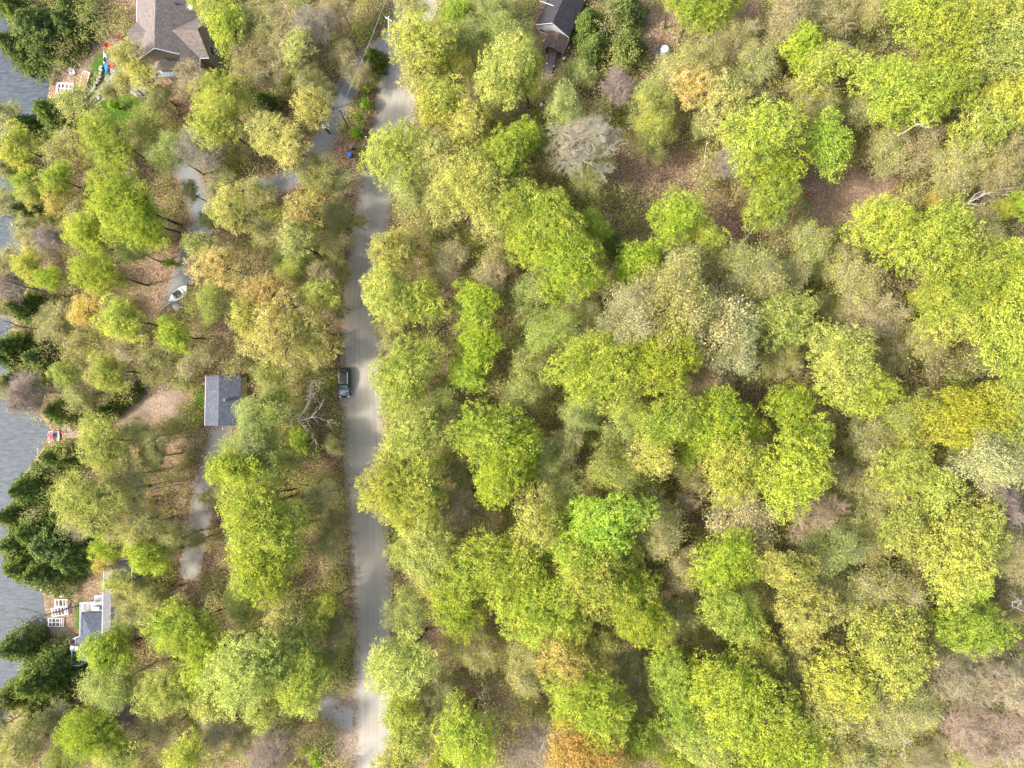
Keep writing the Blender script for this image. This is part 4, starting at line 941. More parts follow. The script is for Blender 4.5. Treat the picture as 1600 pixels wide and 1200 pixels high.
def lake_house():
    R_ = shingle('slate_shingle', (0.12, 0.12, 0.122)); R2 = shingle('blue_grey_shingle', (0.075, 0.09, 0.115)); W_ = mat('pale_siding', (0.5, 0.5, 0.47), .8); DK = mat('deck_boards', (0.30, 0.30, 0.285), .8, noise=(2, .12)); D2 = mat('blue_deck', (0.16, 0.17, 0.21), .8, noise=(2, .15))
    zt = 4.6; gz = -3.4
    tl = P(163, 873, 3.6); bl = P(164, 968, 3.6); tr = P(206, 873, 3.6)
    xm = (tl.x + tr.x) / 2; hw = (tr.x - tl.x) / 2; y1 = tl.y; y0 = P(164, 992, 3.6).y
    root = empty('lake_house', (xm, (y0 + y1) / 2, G(xm, y0))); off = Vector(root.location)
    def bd(mb, name, m, par=root): mb.v = [tuple(Vector(q) - off) for q in mb.v]; return mb.build(name, m, par)
    L_, Rr = gable_roof_pts(Vector((xm, y0)), Vector((xm, y1)), hw, 3.6, 5.0)
    mb = MB(); mb.slab(L_[::-1], .15); mb.slab(Rr[::-1], .15); bd(mb, 'roof', R_)
    bd(MB().box((xm, (y0 + y1) / 2, (gz + 3.5) / 2), (2 * hw - .7, y1 - y0 - .6, 3.5 - gz)), 'wall', W_)
    mb = MB(); mb.bar((xm - hw - .05, y0, 3.55), (xm - hw - .05, y1, 3.55), .07, n=5); mb.bar((xm + hw + .05, y0, 3.55), (xm + hw + .05, y1, 3.55), .07, n=5); mb.bar((xm, y1 + .03, 4.95), (xm + hw, y1 + .03, 3.55), .08, n=5); mb.bar((xm - hw, y1 + .03, 3.55), (xm, y1 + .03, 4.95), .08, n=5); bd(mb, 'gutter', WHITE)
    # hipped lower wing on the lake side
    a = P(127, 957, 1.5); b = P(163, 957, 1.5); c = P(127, 1030, 1.5); xr_ = xm - hw + .5
    mb = MB(); rx = a.x + 2.6; ry = a.y - 2.6
    mb.slab([(a.x, c.y, 1.5), (rx, c.y, 3.0), (rx, ry, 3.0), (a.x, a.y, 1.5)], .14)
    mb.slab([(a.x, a.y, 1.5), (rx, ry, 3.0), (xr_, ry, 3.0), (xr_, a.y, 1.5)], .14); mb.slab([(rx, ry, 3.0), (rx, c.y, 3.0), (xr_, c.y, 3.0), (xr_, ry, 3.0)][::-1], .14)
    bd(mb, 'wing_roof', R2)
    bd(MB().box(((a.x + xr_) / 2 + .2, (a.y + c.y) / 2, (gz + 1.38) / 2), (xr_ - a.x - .5, a.y - c.y - .5, 1.38 - gz)), 'wing_wall', W_)
    # upper deck and railing
    zd = 0.9; mb = MB(); q = [P(x, y, zd) for x, y in ((163, 956), (126, 956), (125, 943), (148, 943), (148, 932), (163, 932))]
    mb.slab([tuple(v) for v in q][::-1], .15)
    for x, y in ((127, 945), (148, 934), (160, 934), (127, 955)):
        v = P(x, y, zd); mb.box((v.x, v.y, (gz + .8) / 2), (.15, .15, .7 - gz))
    bd(mb, 'deck', DK)
    def rail(pts, z, name='deck_railing', h=1.0):
        mb = MB()
        pp = [P(x, y, z + h) for x, y in pts]
        for u, v in zip(pp[:-1], pp[1:]):
            mb.bar(u, v, .075, n=5); mb.bar(u - V3(0, 0, .85), v - V3(0, 0, .85), .04, n=4); k = max(2, int((v - u).length / .22))
            for i in range(k + 1):
                w_ = u.lerp(v, i / k); mb.bar(w_ - V3(0, 0, h), w_, .05 if i in (0, k) else .02, n=4)
        return bd(mb, name, WHITE)
    rail([(163, 931), (148, 931), (148, 942), (125, 942), (125, 993)], zd)
    q = [P(x, y, .75) for x, y in ((125, 945), (129, 945), (129, 993), (125, 993))]; bd(MB().slab([tuple(v) for v in q], .12), 'side_walk', DK)
    q = [P(x, y, -.9) for x, y in ((112, 999), (129, 992), (130, 1040), (112, 1040))]; bd(MB().slab([tuple(v) for v in q], .15), 'lower_deck', D2)
    rail([(129, 992), (112, 999), (112, 1040), (125, 1040)], -.9)
    mb = MB(); 
    for x, y in ((113, 1001), (113, 1038)): v = P(x, y, -.95); mb.box((v.x, v.y, -2.2), (.15, .15, 2.4))
    bd(mb, 'deck_post', WHITE)
    tag(root, 'lake house with grey gable roof, blue grey hipped wing and white railed decks', 'house')
    # things on the decks
    def table(px, py, z, w_, l_, m, label, name='patio_table'):
        v = P(px, py, z); r_ = empty(name, (v.x, v.y, z)); mb = MB(); mb.box((0, 0, .70), (w_, l_, .06)); mb.build('tabletop', m, r_, bevel=.01)
        for sx in (-1, 1):
            for sy in (-1, 1): MB().bar((sx * w_ * .42, sy * l_ * .42, 0), (sx * w_ * .42, sy * l_ * .42, .67), .035).build('leg', m, r_)
        tag(r_, label, 'table')
    table(120.5, 1011, -.9, 1.3, .75, WHITE, 'white rectangular table on the lower railed deck')
    v = P(152, 950, zd); r_ = empty('lounge_sofa', (v.x, v.y, zd)); mb = MB(); mb.box((0, 0, .25), (1.1, .55, .3)); mb.build('seat', mat('pale_cushion', (.55, .55, .56), .9), r_, bevel=.04)
    MB().box((0, .3, .45), (1.1, .12, .5)).build('backrest', mat('pale_cushion', (.55, .55, .56), .9), r_, bevel=.03); tag(r_, 'pale cushioned sofa on the upper white railed deck', 'sofa')
    v = P(117, 1025, -.9); r_ = empty('patio_chair', (v.x, v.y, -.9), .4); GC = mat('grey_chair', (.42, .44, .46), .6)
    MB().box((0, 0, .42), (.55, .55, .07)).build('seat', GC, r_, bevel=.02); MB().box((0, .3, .72), (.55, .07, .6)).build('backrest', GC, r_, bevel=.02)
    for sx in (-1, 1):
        for sy in (-1, 1): MB().bar((sx * .24, sy * .24, 0), (sx * .24, sy * .24, .4), .025).build('leg', GC, r_)
    tag(r_, 'grey chair on the lower deck below the white table', 'chair')
    v = P(125, 997, -.9); r_ = empty('patio_umbrella', (v.x, v.y, -.9)); MB().bar((0, 0, 0), (0, 0, 2.3), .03).build('pole', mat('dark_brown', (.07, .045, .04), .8), r_)
    MB().cyl((0, 0, 1.9), .55, .42, 8, r2=.03).build('canopy', mat('dark_brown', (.07, .045, .04), .8), r_); tag(r_, 'dark brown umbrella where the two white railings meet', 'umbrella')
lake_house()

# ------------------------------------------------------------------ docks, frames, lakeside things
WOOD = mat('brown_dock_wood', (0.30, 0.19, 0.14), .85, noise=(3, .3)); TAN = mat('tan_boards', (0.42, 0.23, 0.14), .8, noise=(2, .1))
RED = mat('red_plastic', (0.62, 0.06, 0.035), .5, noise=(2, .1)); ALU = mat('white_aluminium', (0.54, 0.53, 0.56), .5)
def plan_frame(px, py, z=None):
    p = PG(px, py); return Vector((p.x, p.y, p.z if z is None else z))
def planks(mb, w_, l_, z, pw=.16, mi=0):
    k = -l_ / 2 + pw / 2
    while k < l_ / 2: mb.box((0, k, z), (w_, pw - .015, .05), mi=mi); k += pw
def grid(mb, w_, l_, nx_, ny_, z, bar=.12, th=.14):
    for i in range(nx_ + 1): mb.box((-w_ / 2 + w_ * i / nx_, 0, z), (bar, l_ + bar, th))
    for j in range(ny_ + 1):
        for i in range(nx_): mb.box((-w_ / 2 + w_ * (i + .5) / nx_, -l_ / 2 + l_ * j / ny_, z), (w_ / nx_ - bar, bar, th - .01))
c = P(101, 141, -2.5); r_ = empty('dock', (c.x, c.y, -2.9), 0.08)
mb = MB(); planks(mb, 3.5, 3.2, .35); mb.build('deck_boards', WOOD, r_)
for sx in (-1, 1):
    for sy in (-1, 1): MB().bar((sx * 1.6, sy * 1.4, -.8), (sx * 1.6, sy * 1.4, .34), .08).build('dock_post', WOOD, r_)
tag(r_, 'brown wooden dock at the shore under a white frame', 'dock')
def dock_frame(px, py, z, w_, l_, nx_, ny_, rz, label, bar=.13):
    c = P(px, py, z); r_ = empty('dock_section', (c.x, c.y, z), rz); mb = MB(); grid(mb, w_, l_, nx_, ny_, .08, bar); o_ = mb.build('frame_bars', ALU, r_)
    for sx in (-1, 1): MB().box((sx * (w_ / 2 - .2), 0, .2), (.1, l_ * .96, .1)).build('rail', ALU, r_)
    tag(r_, label, 'dock frame', 'white dock frames on the lake shore')
dock_frame(102, 139, -2.5, 2.75, 1.75, 4, 2, 0.08 - 0.16, 'white eight hole dock frame lying on the brown dock', .24)
dock_frame(88, 972, -2.6, 2.6, 1.35, 4, 2, .02, 'white dock frame with ten openings, lowest of the stacked frames', .09)
dock_frame(94, 955, -2.3, 2.7, 1.3, 5, 1, .18, 'white ladder like dock frame lying askew in the middle of the stack', .13)
dock_frame(96, 942, -2.2, 2.1, 1.1, 3, 1, .05, 'white dock frame with bent ends, upper one of the stack', .13)
dock_frame(97, 931, -2.3, .6, .6, 1, 1, .0, 'small square white frame above the stacked dock frames', .1)
# tan platform
c = PG(134, 129); r_ = empty('platform', c, -0.28 + math.radians(0)); mb = MB(); planks(mb, 1.0, 3.2, .42, .2); mb.build('boards', TAN, r_)
mb = MB()
for s_ in (-1, 1): mb.box((s_ * .58, 0, .40), (.12, 3.4, .18)); mb.box((0, s_ * 1.68, .40), (1.04, .12, .175))
mb.build('border', ALU, r_); mb = MB()
for sx in (-1, 1):
    for sy in (-1, 1): mb.box((sx * .5, sy * 1.5, .12), (.1, .1, .45))
mb.build('feet', ALU, r_); tag(r_, 'long narrow tan board platform with white border on the lawn', 'platform')
# kayak
def hull(name, m1, m2, L0, w_, parent, split=0.5, h=.36):
    for nm, m, t0, t1 in (('front_shell', m1, split, 1.0), ('rear_shell', m2, 0.0, split)):
        rings = []
        for i in range(9):
            t_ = t0 + (t1 - t0) * i / 8; y = (t_ - .5) * L0; ww = max(.02, w_ / 2 * (1 - abs(2 * t_ - 1) ** 2.6)); hh = h * (0.55 + .45 * abs(2 * t_ - 1) ** 2)
            rings.append([(ww * math.cos(a_) , y, hh * .5 + hh * .5 * math.sin(a_) * (1 if math.sin(a_) > 0 else .9) + .02) for a_ in [2 * math.pi * k / 14 for k in range(14)]])
        mb = MB(); mb.loft(rings); mb.build(nm, m, parent, smooth=True)
a_ = PG(163, 80); b_ = PG(169.5, 118); c = (a_ + b_) / 2; r_ = empty('kayak', c, math.atan2(a_.y - b_.y, a_.x - b_.x) - math.pi / 2)
hull('kayak', mat('white_hull', (.78, .8, .82), .35), mat('blue_hull', (0.02, 0.21, 0.62), .35), (a_ - b_).length, .82, r_, .5)
mb = MB(); rg = [[(.24 * math.cos(t_) * k, .45 + .5 * math.sin(t_) * k, z) for t_ in [2 * math.pi * j / 16 for j in range(16)]] for k, z in ((1, .28), (1.0, .36), (.82, .37), (.8, .3))]; mb.loft(rg); mb.build('cockpit', BLACK, r_)
tag(r_, 'white and blue kayak lying on the grass beside the red chairs', 'kayak')
# adirondack chairs
def adirondack(px, py, rz, label, m=RED, z=None, grp='red chairs around the fire pit'):
    c = PG(px, py) if z is None else P(px, py, z)
    if z is not None: c.z = z
    r_ = empty('garden_chair', c, rz); mb = MB()
    for k in range(5): mb.box((0, -.28 + k * .13, .38 - k * .03), (.56, .11, .03))
    mb.build('seat', m, r_); mb = MB()
    for k in range(5):
        x = -.26 + k * .13; hgt = .95 - .05 * abs(k - 2); mb.add([(x - .055, .26, .28), (x + .055, .26, .28), (x + .055, .30, .26), (x - .055, .30, .26), (x - .065, .52, hgt), (x + .065, .52, hgt), (x + .065, .56, hgt - .02), (x - .065, .56, hgt - .02)], [(0, 1, 2, 3), (7, 6, 5, 4), (0, 4, 5, 1), (1, 5, 6, 2), (2, 6, 7, 3), (3, 7, 4, 0)])
    mb.build('backrest', m, r_)
    for s_ in (-1, 1):
        MB().box((s_ * .37, .0, .56), (.14, .78, .03)).build('armrest', m, r_)
        MB().box((s_ * .33, -.32, .27), (.06, .09, .54)).build('leg', m, r_); MB().box((s_ * .33, .36, .25), (.06, .09, .5)).build('leg', m, r_)
    tag(r_, label, 'chair', grp); return r_
adirondack(172, 76, .7, 'bright red garden chair at the top end of the kayak')
adirondack(189, 60, -.3, 'dark red garden chair farthest up beside the brown roofed house', mat('dark_red', (.30, .05, .035), .6))
adirondack(191.5, 77.5, -.9, 'orange red chair by the fire pit, nearest the house wall')
adirondack(176, 104, 2.3, 'orange red chair right beside the blue end of the kayak', mat('orange_red', (.66, .13, .05), .5))
adirondack(195, 102, -2.3, 'orange red chair below the fire pit, half under the yellow tree', mat('orange_red', (.66, .13, .05), .5))
c = PG(183, 90); r_ = empty('fire_pit', c); mb = MB()
for k in range(12):
    t_ = k * math.pi / 6; mb.box((.62 * math.cos(t_), .62 * math.sin(t_), .17), (.24, .3, .34), t_)
mb.build('stone_ring', mat('pit_stone', (.32, .30, .27), .9, noise=(4, .3)), r_, bevel=.03); MB().cyl((0, 0, .0), .5, .1, 14).build('ash', mat('ash', (.12, .11, .1), 1), r_)
tag(r_, 'round stone fire pit in the middle of the red chairs', 'fire pit')
# flagstone patio
fm = bpy.data.materials.new('flagstone'); fm.use_nodes = True; t = fm.node_tree; b = t.nodes['Principled BSDF']; b.inputs['Roughness'].default_value = .9
tc = t.nodes.new('ShaderNodeTexCoord'); vo = t.nodes.new('ShaderNodeTexVoronoi'); vo.feature = 'DISTANCE_TO_EDGE'; vo.inputs['Scale'].default_value = 1.5
v2 = t.nodes.new('ShaderNodeTexVoronoi'); v2.inputs['Scale'].default_value = 1.5; rr = t.nodes.new('ShaderNodeValToRGB'); rr.color_ramp.elements[0].position = .04; rr.color_ramp.elements[0].color = (.10, .13, .04, 1); rr.color_ramp.elements[1].position = .11; rr.color_ramp.elements[1].color = (.27, .25, .21, 1)
hs = t.nodes.new('ShaderNodeHueSaturation'); sp = t.nodes.new('ShaderNodeSeparateColor'); mr = t.nodes.new('ShaderNodeMapRange'); mr.inputs[3].default_value = .7; mr.inputs[4].default_value = 1.15
for n_ in (vo, v2): t.links.new(tc.outputs['Object'], n_.inputs['Vector'])
t.links.new(vo.outputs['Distance'], rr.inputs[0]); t.links.new(v2.outputs['Color'], sp.inputs[0]); t.links.new(sp.outputs[0], mr.inputs[0]); t.links.new(rr.outputs[0], hs.inputs['Color']); t.links.new(mr.outputs[0], hs.inputs['Value']); t.links.new(hs.outputs[0], b.inputs['Base Color'])
def patch(name, poly, lift, m):
    pts = [PG(*q) for q in densify(poly + [poly[0]], 3)[:-1]]; c = sum(pts, Vector()) / len(pts)
    V = [c + V3(0, 0, lift)]; F = []; R_ = 6; n = len(pts)
    for j in range(1, R_ + 1):
        for q in pts:
            p = c.lerp(q, j / R_); p.z = G(p.x, p.y) + lift; V.append(p)
    V[0].z = G(c.x, c.y) + lift
    for k in range(n): F.append((0, 1 + k, 1 + (k + 1) % n))
    for j in range(R_ - 1):
        for k in range(n): F.append((1 + j * n + k, 1 + (j + 1) * n + k, 1 + (j + 1) * n + (k + 1) % n, 1 + j * n + (k + 1) % n))
    me = bpy.data.meshes.new(name); me.from_pydata(V, [], F); me.materials.append(m); me.update()
    o_ = bpy.data.objects.new(name, me); col.objects.link(o_); return tag(o_, kind='structure')
patch('patio', [(172, 72), (205, 70), (225, 120), (232, 140), (222, 158), (198, 138), (170, 150), (155, 162), (140, 160), (150, 140), (164, 122)], .05, fm)
mb = MB()
r_ = empty('stone_wall', PG(150, 150)); base = Vector(r_.location)
for k, (x, y) in enumerate(densify([(160, 106), (157, 122), (150, 135), (142, 148), (128, 160)], 3)):
    q = PG(x, y) - base; mb.box((q.x, q.y, q.z + .2), (rnd.uniform(.5, .75), rnd.uniform(.35, .5), .5), rnd.uniform(0, 3))
mb.build('wall_stones', mat('wall_stone', (.34, .32, .29), .9, noise=(3, .3)), r_, bevel=.04)
mb = MB()
for (x0, y0, x1, y1) in ((158, 142, 164, 150), (152, 148, 158, 158), (146, 152, 152, 162), (125, 156, 129, 164)):
    q = PG((x0 + x1) / 2, (y0 + y1) / 2) - base; mb.box((q.x, q.y, q.z + .2), ((x1 - x0) * .1, (y1 - y0) * .1, .3), .5)
mb.build('cap_slabs', mat('slab_stone', (.27, .24, .21), .9, noise=(2, .15)), r_, bevel=.03)
tag(r_, 'curved grey stone retaining wall between lawn and flagstones', 'stone wall')
adirondack(116, 115, .4, 'small white chair on the bare bank above the brown dock', WHITE, grp='single chairs')
# small red and white dock
c = P(84.5, 683, -2.5); r_ = empty('float_dock', (c.x, c.y, -2.85), .03); mb = MB(); planks(mb, 1.7, 1.5, .33, .15); mb.build('deck_boards', mat('pale_boards', (.3, .3, .3), .8), r_)
mb = MB(); mb.box((0, .85, .38), (1.9, .22, .2)); mb.box((.85, -.12, .38), (.24, 1.7, .2)); mb.box((-.85, -.35, .38), (.2, .3, .2)); mb.box((-.8, -.78, .38), (.35, .2, .2)); mb.build('edge_frame', ALU, r_)
tag(r_, 'small pale dock with white edges at the shore, red chairs on it', 'dock')
adirondack(81.5, 680, -.6, 'crimson chair on the small dock, upper one of the pair', mat('crimson', (.5, .04, .06), .5), z=-2.48, grp='red chairs on the small dock')
adirondack(82, 686, -.4, 'coral red chair on the small dock, lower one of the pair', mat('coral', (.72, .13, .08), .5), z=-2.48, grp='red chairs on the small dock')
for (x, y, rz, lb) in ((94, 675.5, 1.5, 'upper of two red paddle boats nosed on shore by the small dock'), (94.5, 690.5, 1.35, 'lower of two red paddle boats nosed on shore by the small dock')):
    c = PG(x, y); r_ = empty('paddle_boat', c, rz); hull('b', RED, RED, 1.7, .5, r_, .5, .3); tag(r_, lb, 'boat', 'red little boats at the small dock')

# boat on trailer
c = PG(284, 460); r_ = empty('boat', c + V3(0, 0, .45), math.radians(128)); WHH = mat('white_gelcoat', (.8, .8, .8), .3)
hull('boat', WHH, WHH, 4.0, 1.7, r_, .5, .75)
MB().box((0, .25, .66), (1.1, 1.25, .1)).build('cover', mat('black_cover', (.012, .018, .03), .6), r_, bevel=.04)
mb = MB(); mb.box((0, -2.1, .6), (.34, .35, .5)); mb.box((0, -2.2, .2), (.12, .2, .6)); mb.build('outboard_motor', BLACK, r_, bevel=.03)
for s_ in (-.4,): MB().box((0, -.7, .68), (1.0, .3, .08)).build('bench', WHITE, r_)
tag(r_, 'small white boat with black cover parked at the end of the driveway', 'boat')
r2 = empty('boat_trailer', c, math.radians(128)); mb = MB()
for s_ in (-.5, .5): mb.box((s_, -.2, .42), (.08, 3.4, .08))
for y in (-1.6, -.2, 1.2): mb.box((0, y, .42), (.92, .08, .075))
mb.bar((0, 1.4, .42), (0, 4.2, .42), .07, n=6); mb.build('trailer_frame', ALU, r2)
for s_ in (-1, 1):
    w0 = MB().bar((s_ * .72, -.3, .3), (s_ * .9, -.3, .3), .3, n=18).build('wheel', mat('tyre_rubber', (.025, .025, .027), .85), r2)
    MB().bar((s_ * .9, -.3, .3), (s_ * .92, -.3, .3), .16, n=12).build('hub', ALU, w0)
tag(r2, 'boat trailer with long white tongue under the small white boat', 'trailer')
c = PG(279, 481); r_ = empty('tarp_pile', c); rings = []
for k, (rr_, z) in enumerate(((.75, 0), (.8, .25), (.6, .55), (.3, .75), (.05, .78))): rings.append([(rr_ * math.cos(a_) * (1 + .25 * math.sin(3 * a_)), rr_ * math.sin(a_) * (1 + .2 * math.cos(2 * a_)), z) for a_ in [2 * math.pi * j / 18 for j in range(18)]])
MB().loft(rings).build('sheet', mat('pale_tarp', (.40, .38, .37), .7, noise=(3, .2)), r_, smooth=True); tag(r_, 'crumpled pale tarp over a pile below the boat', 'tarp pile')

# ------------------------------------------------------------------ the car
def car():
    c = PG(541.2, 598); r_ = empty('car', c + V3(0, 0, .13), 0)      # front towards -y
    PAINT = mat('dark_blue_grey_paint', (0.03, 0.036, 0.05), .3, .3, coat=.6, spec=.5); BL = mat('car_black', (.008, .009, .011), .35, spec=.25)
    def ring(z, fy, ry_, hw, n=28, p=4.5, fl=0.0):
        cy = (fy + ry_) / 2; hl = (ry_ - fy) / 2; out = []
        for k in range(n):
            t_ = 2 * math.pi * k / n; co, si = math.cos(t_), math.sin(t_)
            out.append((hw * math.copysign(abs(co) ** (2 / p), co), cy + hl * math.copysign(abs(si) ** (2 / p), si), z))
        return out
    mb = MB(); mb.loft([ring(.22, -2.20, 2.22, .82), ring(.35, -2.31, 2.3, .92), ring(.62, -2.36, 2.34, .95), ring(.86, -2.30, 2.32, .94), ring(.96, -2.12, 2.28, .90), ring(1.0, -1.95, 2.22, .86)])
    mb.build('body', PAINT, r_, smooth=True)
    # glasshouse, roof
    mb = MB(); mb.loft([ring(.985, -1.22, 2.18, .84, p=5), ring(1.25, -.84, 2.02, .78, p=5), ring(1.52, -.40, 1.72, .68, p=5)]); mb.build('side_glass', GLASS, r_, smooth=True)
    mb = MB(); mb.loft([ring(1.515, -.46, 1.78, .70, p=5), ring(1.60, -.34, 1.66, .64, p=5), ring(1.625, -.2, 1.5, .5, p=5)]); mb.build('roof', BL, r_, smooth=True)
    MB().slab([(-.44, .1, 1.64), (.44, .1, 1.64), (.44, 1.15, 1.64), (-.44, 1.15, 1.64)], .02).build('sunroof', BL, r_)
    MB().slab([(-.66, -.50, 1.53), (.66, -.50, 1.53), (.76, -1.20, 1.05), (-.76, -1.20, 1.05)][::-1], .02).build('windshield', mat('glass_painted_green_reflection', (.06, .11, .10), .08, spec=.9), r_)  # greenish reflection painted into the windshield's base colour
    MB().slab([(-.62, 1.76, 1.53), (.62, 1.76, 1.53), (.70, 2.14, 1.12), (-.70, 2.14, 1.12)], .02).build('rear_window', GLASS, r_)
    mb = MB()
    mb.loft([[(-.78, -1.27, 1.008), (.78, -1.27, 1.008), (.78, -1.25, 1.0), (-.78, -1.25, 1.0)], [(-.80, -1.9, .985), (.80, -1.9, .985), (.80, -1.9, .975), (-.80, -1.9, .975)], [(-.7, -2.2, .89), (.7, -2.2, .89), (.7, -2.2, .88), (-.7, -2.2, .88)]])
    mb.build('hood', mat('hood_painted_sky_sheen', (0.10, 0.115, 0.165), .35, .3, coat=.6), r_)  # lighter than the body: the sky's reflection is put into the hood colour
    for s_ in (-1, 1):
        MB().bar((s_ * .68, -.25, 1.60), (s_ * .66, 1.6, 1.60), .03, n=6).build('roof_rail', ALU, r_)
        MB().box((s_ * .66, -2.22, .78), (.38, .16, .16)).build('headlight', mat('lamp_glass', (.75, .77, .8), .15, spec=.8), r_, bevel=.03)
        MB().box((s_ * .74, 2.27, .86), (.28, .1, .22)).build('tail_light', mat('red_lamp', (.10, .008, .008), .2), r_, bevel=.02)
        MB().box((s_ * 1.0, -.98, 1.05), (.2, .12, .14)).build('mirror', PAINT, r_, bevel=.03)
        for y in (-1.42, 1.42):
            w0 = MB().bar((s_ * .70, y, .22), (s_ * .93, y, .22), .35, n=24).build('wheel', mat('tyre_rubber', (.025, .025, .027), .85), r_)
            MB().bar((s_ * .93, y, .22), (s_ * .945, y, .22), .22, n=14).build('rim', ALU, w0)
    MB().box((0, -2.34, .5), (1.2, .06, .26)).build('grille', BLACK, r_); MB().box((0, 1.83, 1.58), (1.2, .3, .05)).build('spoiler', BL, r_, bevel=.015)
    tag(r_, 'dark blue grey hatchback with glass roof driving on the gravel road', 'car')
car()

# ------------------------------------------------------------------ bins, tank, lamps, poles
def wheelie(px, py, m, lm, rz, label):
    c = PG(px, py); r_ = empty('waste_bin', c, rz); MB().box((0, 0, .5), (.46, .54, .95)).build('bin_body', m, r_, bevel=.04)
    l_ = MB().box((0, 0, 1.03), (.60, .70, .07), taper=.9).build('lid', lm, r_, bevel=.02)
    MB().bar((-.22, .36, .98), (.22, .36, .98), .025).build('handle', m, l_)
    for s_ in (-1, 1): MB().bar((s_ * .22, .28, .1), (s_ * .29, .28, .1), .1, n=12).build('wheel', BLACK, r_)
    tag(r_, label, 'bin', 'bins beside the road')
BLUE = mat('blue_plastic', (.025, .13, .50), .5)
wheelie(549, 245, BLUE, mat('bright_blue_lid', (.05, .22, .75), .45), .1, 'bright blue lidded bin at the roadside fork')
wheelie(551, 233, mat('brown_plastic', (.20, .13, .10), .6), mat('brown_lid', (.27, .18, .14), .6), .5, 'brown bin standing just above the blue bin')
c = PG(1037, 82); r_ = empty('water_tank', c); MB().cyl((0, 0, -.1), .95, .16, 24).build('base_ring', mat('dark_ring', (.12, .125, .12), .9, noise=(3, .3)), r_)
MB().cyl((0, 0, .06), .60, 1.05, 28, r2=.60).build('tank_body', WHITE, r_); l_ = MB().cyl((0, 0, 1.11), .64, .1, 28, r2=.52).build('lid', WHITE, r_, bevel=.01)
MB().cyl((0, 0, 1.2), .07, .06, 12).build('cap', BLACK, l_); MB().bar((.55, -.45, .05), (.66, -.7, .1), .09).build('outlet_pipe', mat('tan_pipe', (.5, .4, .3), .7), r_)
tag(r_, 'round white tank with dark centre cap on the leaf litter', 'tank')
def globe(px, py, r, h, label):
    c = PG(px, py, h); z0 = G(c.x, c.y); r_ = empty('globe_lamp', (c.x, c.y, z0)); MB().bar((0, 0, 0), (0, 0, h - r * .6), .035).build('post', mat('grey_post', (.3, .3, .3), .6), r_)
    rings = [[(r * math.sin(p_) * math.cos(a_) + (1e-4), r * math.sin(p_) * math.sin(a_), h - r * math.cos(p_)) for a_ in [2 * math.pi * j / 16 for j in range(16)]] for p_ in [max(.05, math.pi * i / 10) for i in range(10)] + [math.pi - .05]]
    MB().loft(rings).build('globe', mat('opal_glass', (.85, .85, .87), .25), r_, smooth=True); MB().bar((0, 0, 0), (0, 0, .06), .12, n=10).build('foot', BLACK, r_); tag(r_, label, 'lamp', 'white globe lamps')
globe(627.3, 864.5, .36, 1.3, 'white globe lamp on the verge right of the road')
globe(881.5, 91, .24, .9, 'small white globe lamp right of the boardwalk')
globe(846, 164, .32, .9, 'greyish white globe lamp below the boardwalk end')
globe(854.5, 99, .17, .6, 'tiny white path lamp on the left side of the boardwalk')
globe(865.5, 103, .16, .6, 'tiny white path lamp on the right side of the boardwalk')
c = PG(622, 875); r_ = empty('sign_stake', c, .3); MB().bar((0, 0, 0), (0, 0, .8), .03).build('stake', ALU, r_); mb = MB(); mb.box((0, 0, .9), (.35, .04, .28)); mb.build('panel', WHITE, r_); tag(r_, 'small white panel on a stake below the verge globe lamp', 'sign stake')
c = PG(815.5, 41); r_ = empty('garden_cart', c, -.2); mb = MB(); mb.loft([[(-.22, -.3, .25), (.22, -.3, .25), (.22, .3, .25), (-.22, .3, .25)], [(-.36, -.45, .62), (.36, -.45, .62), (.36, .45, .62), (-.36, .45, .62)], [(-.32, -.41, .62), (.32, -.41, .62), (.32, .41, .62), (-.32, .41, .62)], [(-.2, -.27, .32), (.2, -.27, .32), (.2, .27, .32), (-.2, .27, .32)]])
mb.build('tub', BLUE, r_); ORG = mat('orange_plastic', (.70, .20, .06), .6)
for s_ in (-1, 1): MB().bar((s_ * .2, .35, .45), (s_ * .25, .95, .6), .06).build('handle', ORG, r_)
MB().bar((-.08, -.62, .2), (.08, -.62, .2), .2, n=16).build('wheel', ORG, r_); tag(r_, 'blue tub cart with orange handles and wheel left of the cabin', 'cart')
c = PG(1261, 306); r_ = empty('crate', c, .15); CR = mat('dull_red', (.32, .07, .07), .8, noise=(4, .2)); mb = MB()
for z in (.12, .32, .52):
    for s_ in (-1, 1): mb.box((s_ * .33, 0, z), (.04, .7, .15)); mb.box((0, s_ * .33, z), (.62, .04, .149))
mb.build('slat_sides', CR, r_); MB().box((0, 0, .62), (.66, .66, .04)).build('lid', CR, r_); tag(r_, 'dark red crate at the edge of the brown leafy clearing', 'crate')
c = PG(360 / 1.0 - 18, 358); r_ = empty('marker_post', c); MB().bar((0, 0, 0), (.1, .1, 1.6), .07).build('post', WHITE, r_); MB().cyl((.1, .1, 1.6), .1, .06, 8).build('cap', BLACK, r_); tag(r_, 'short white post at the edge of the grey driveway', 'post')

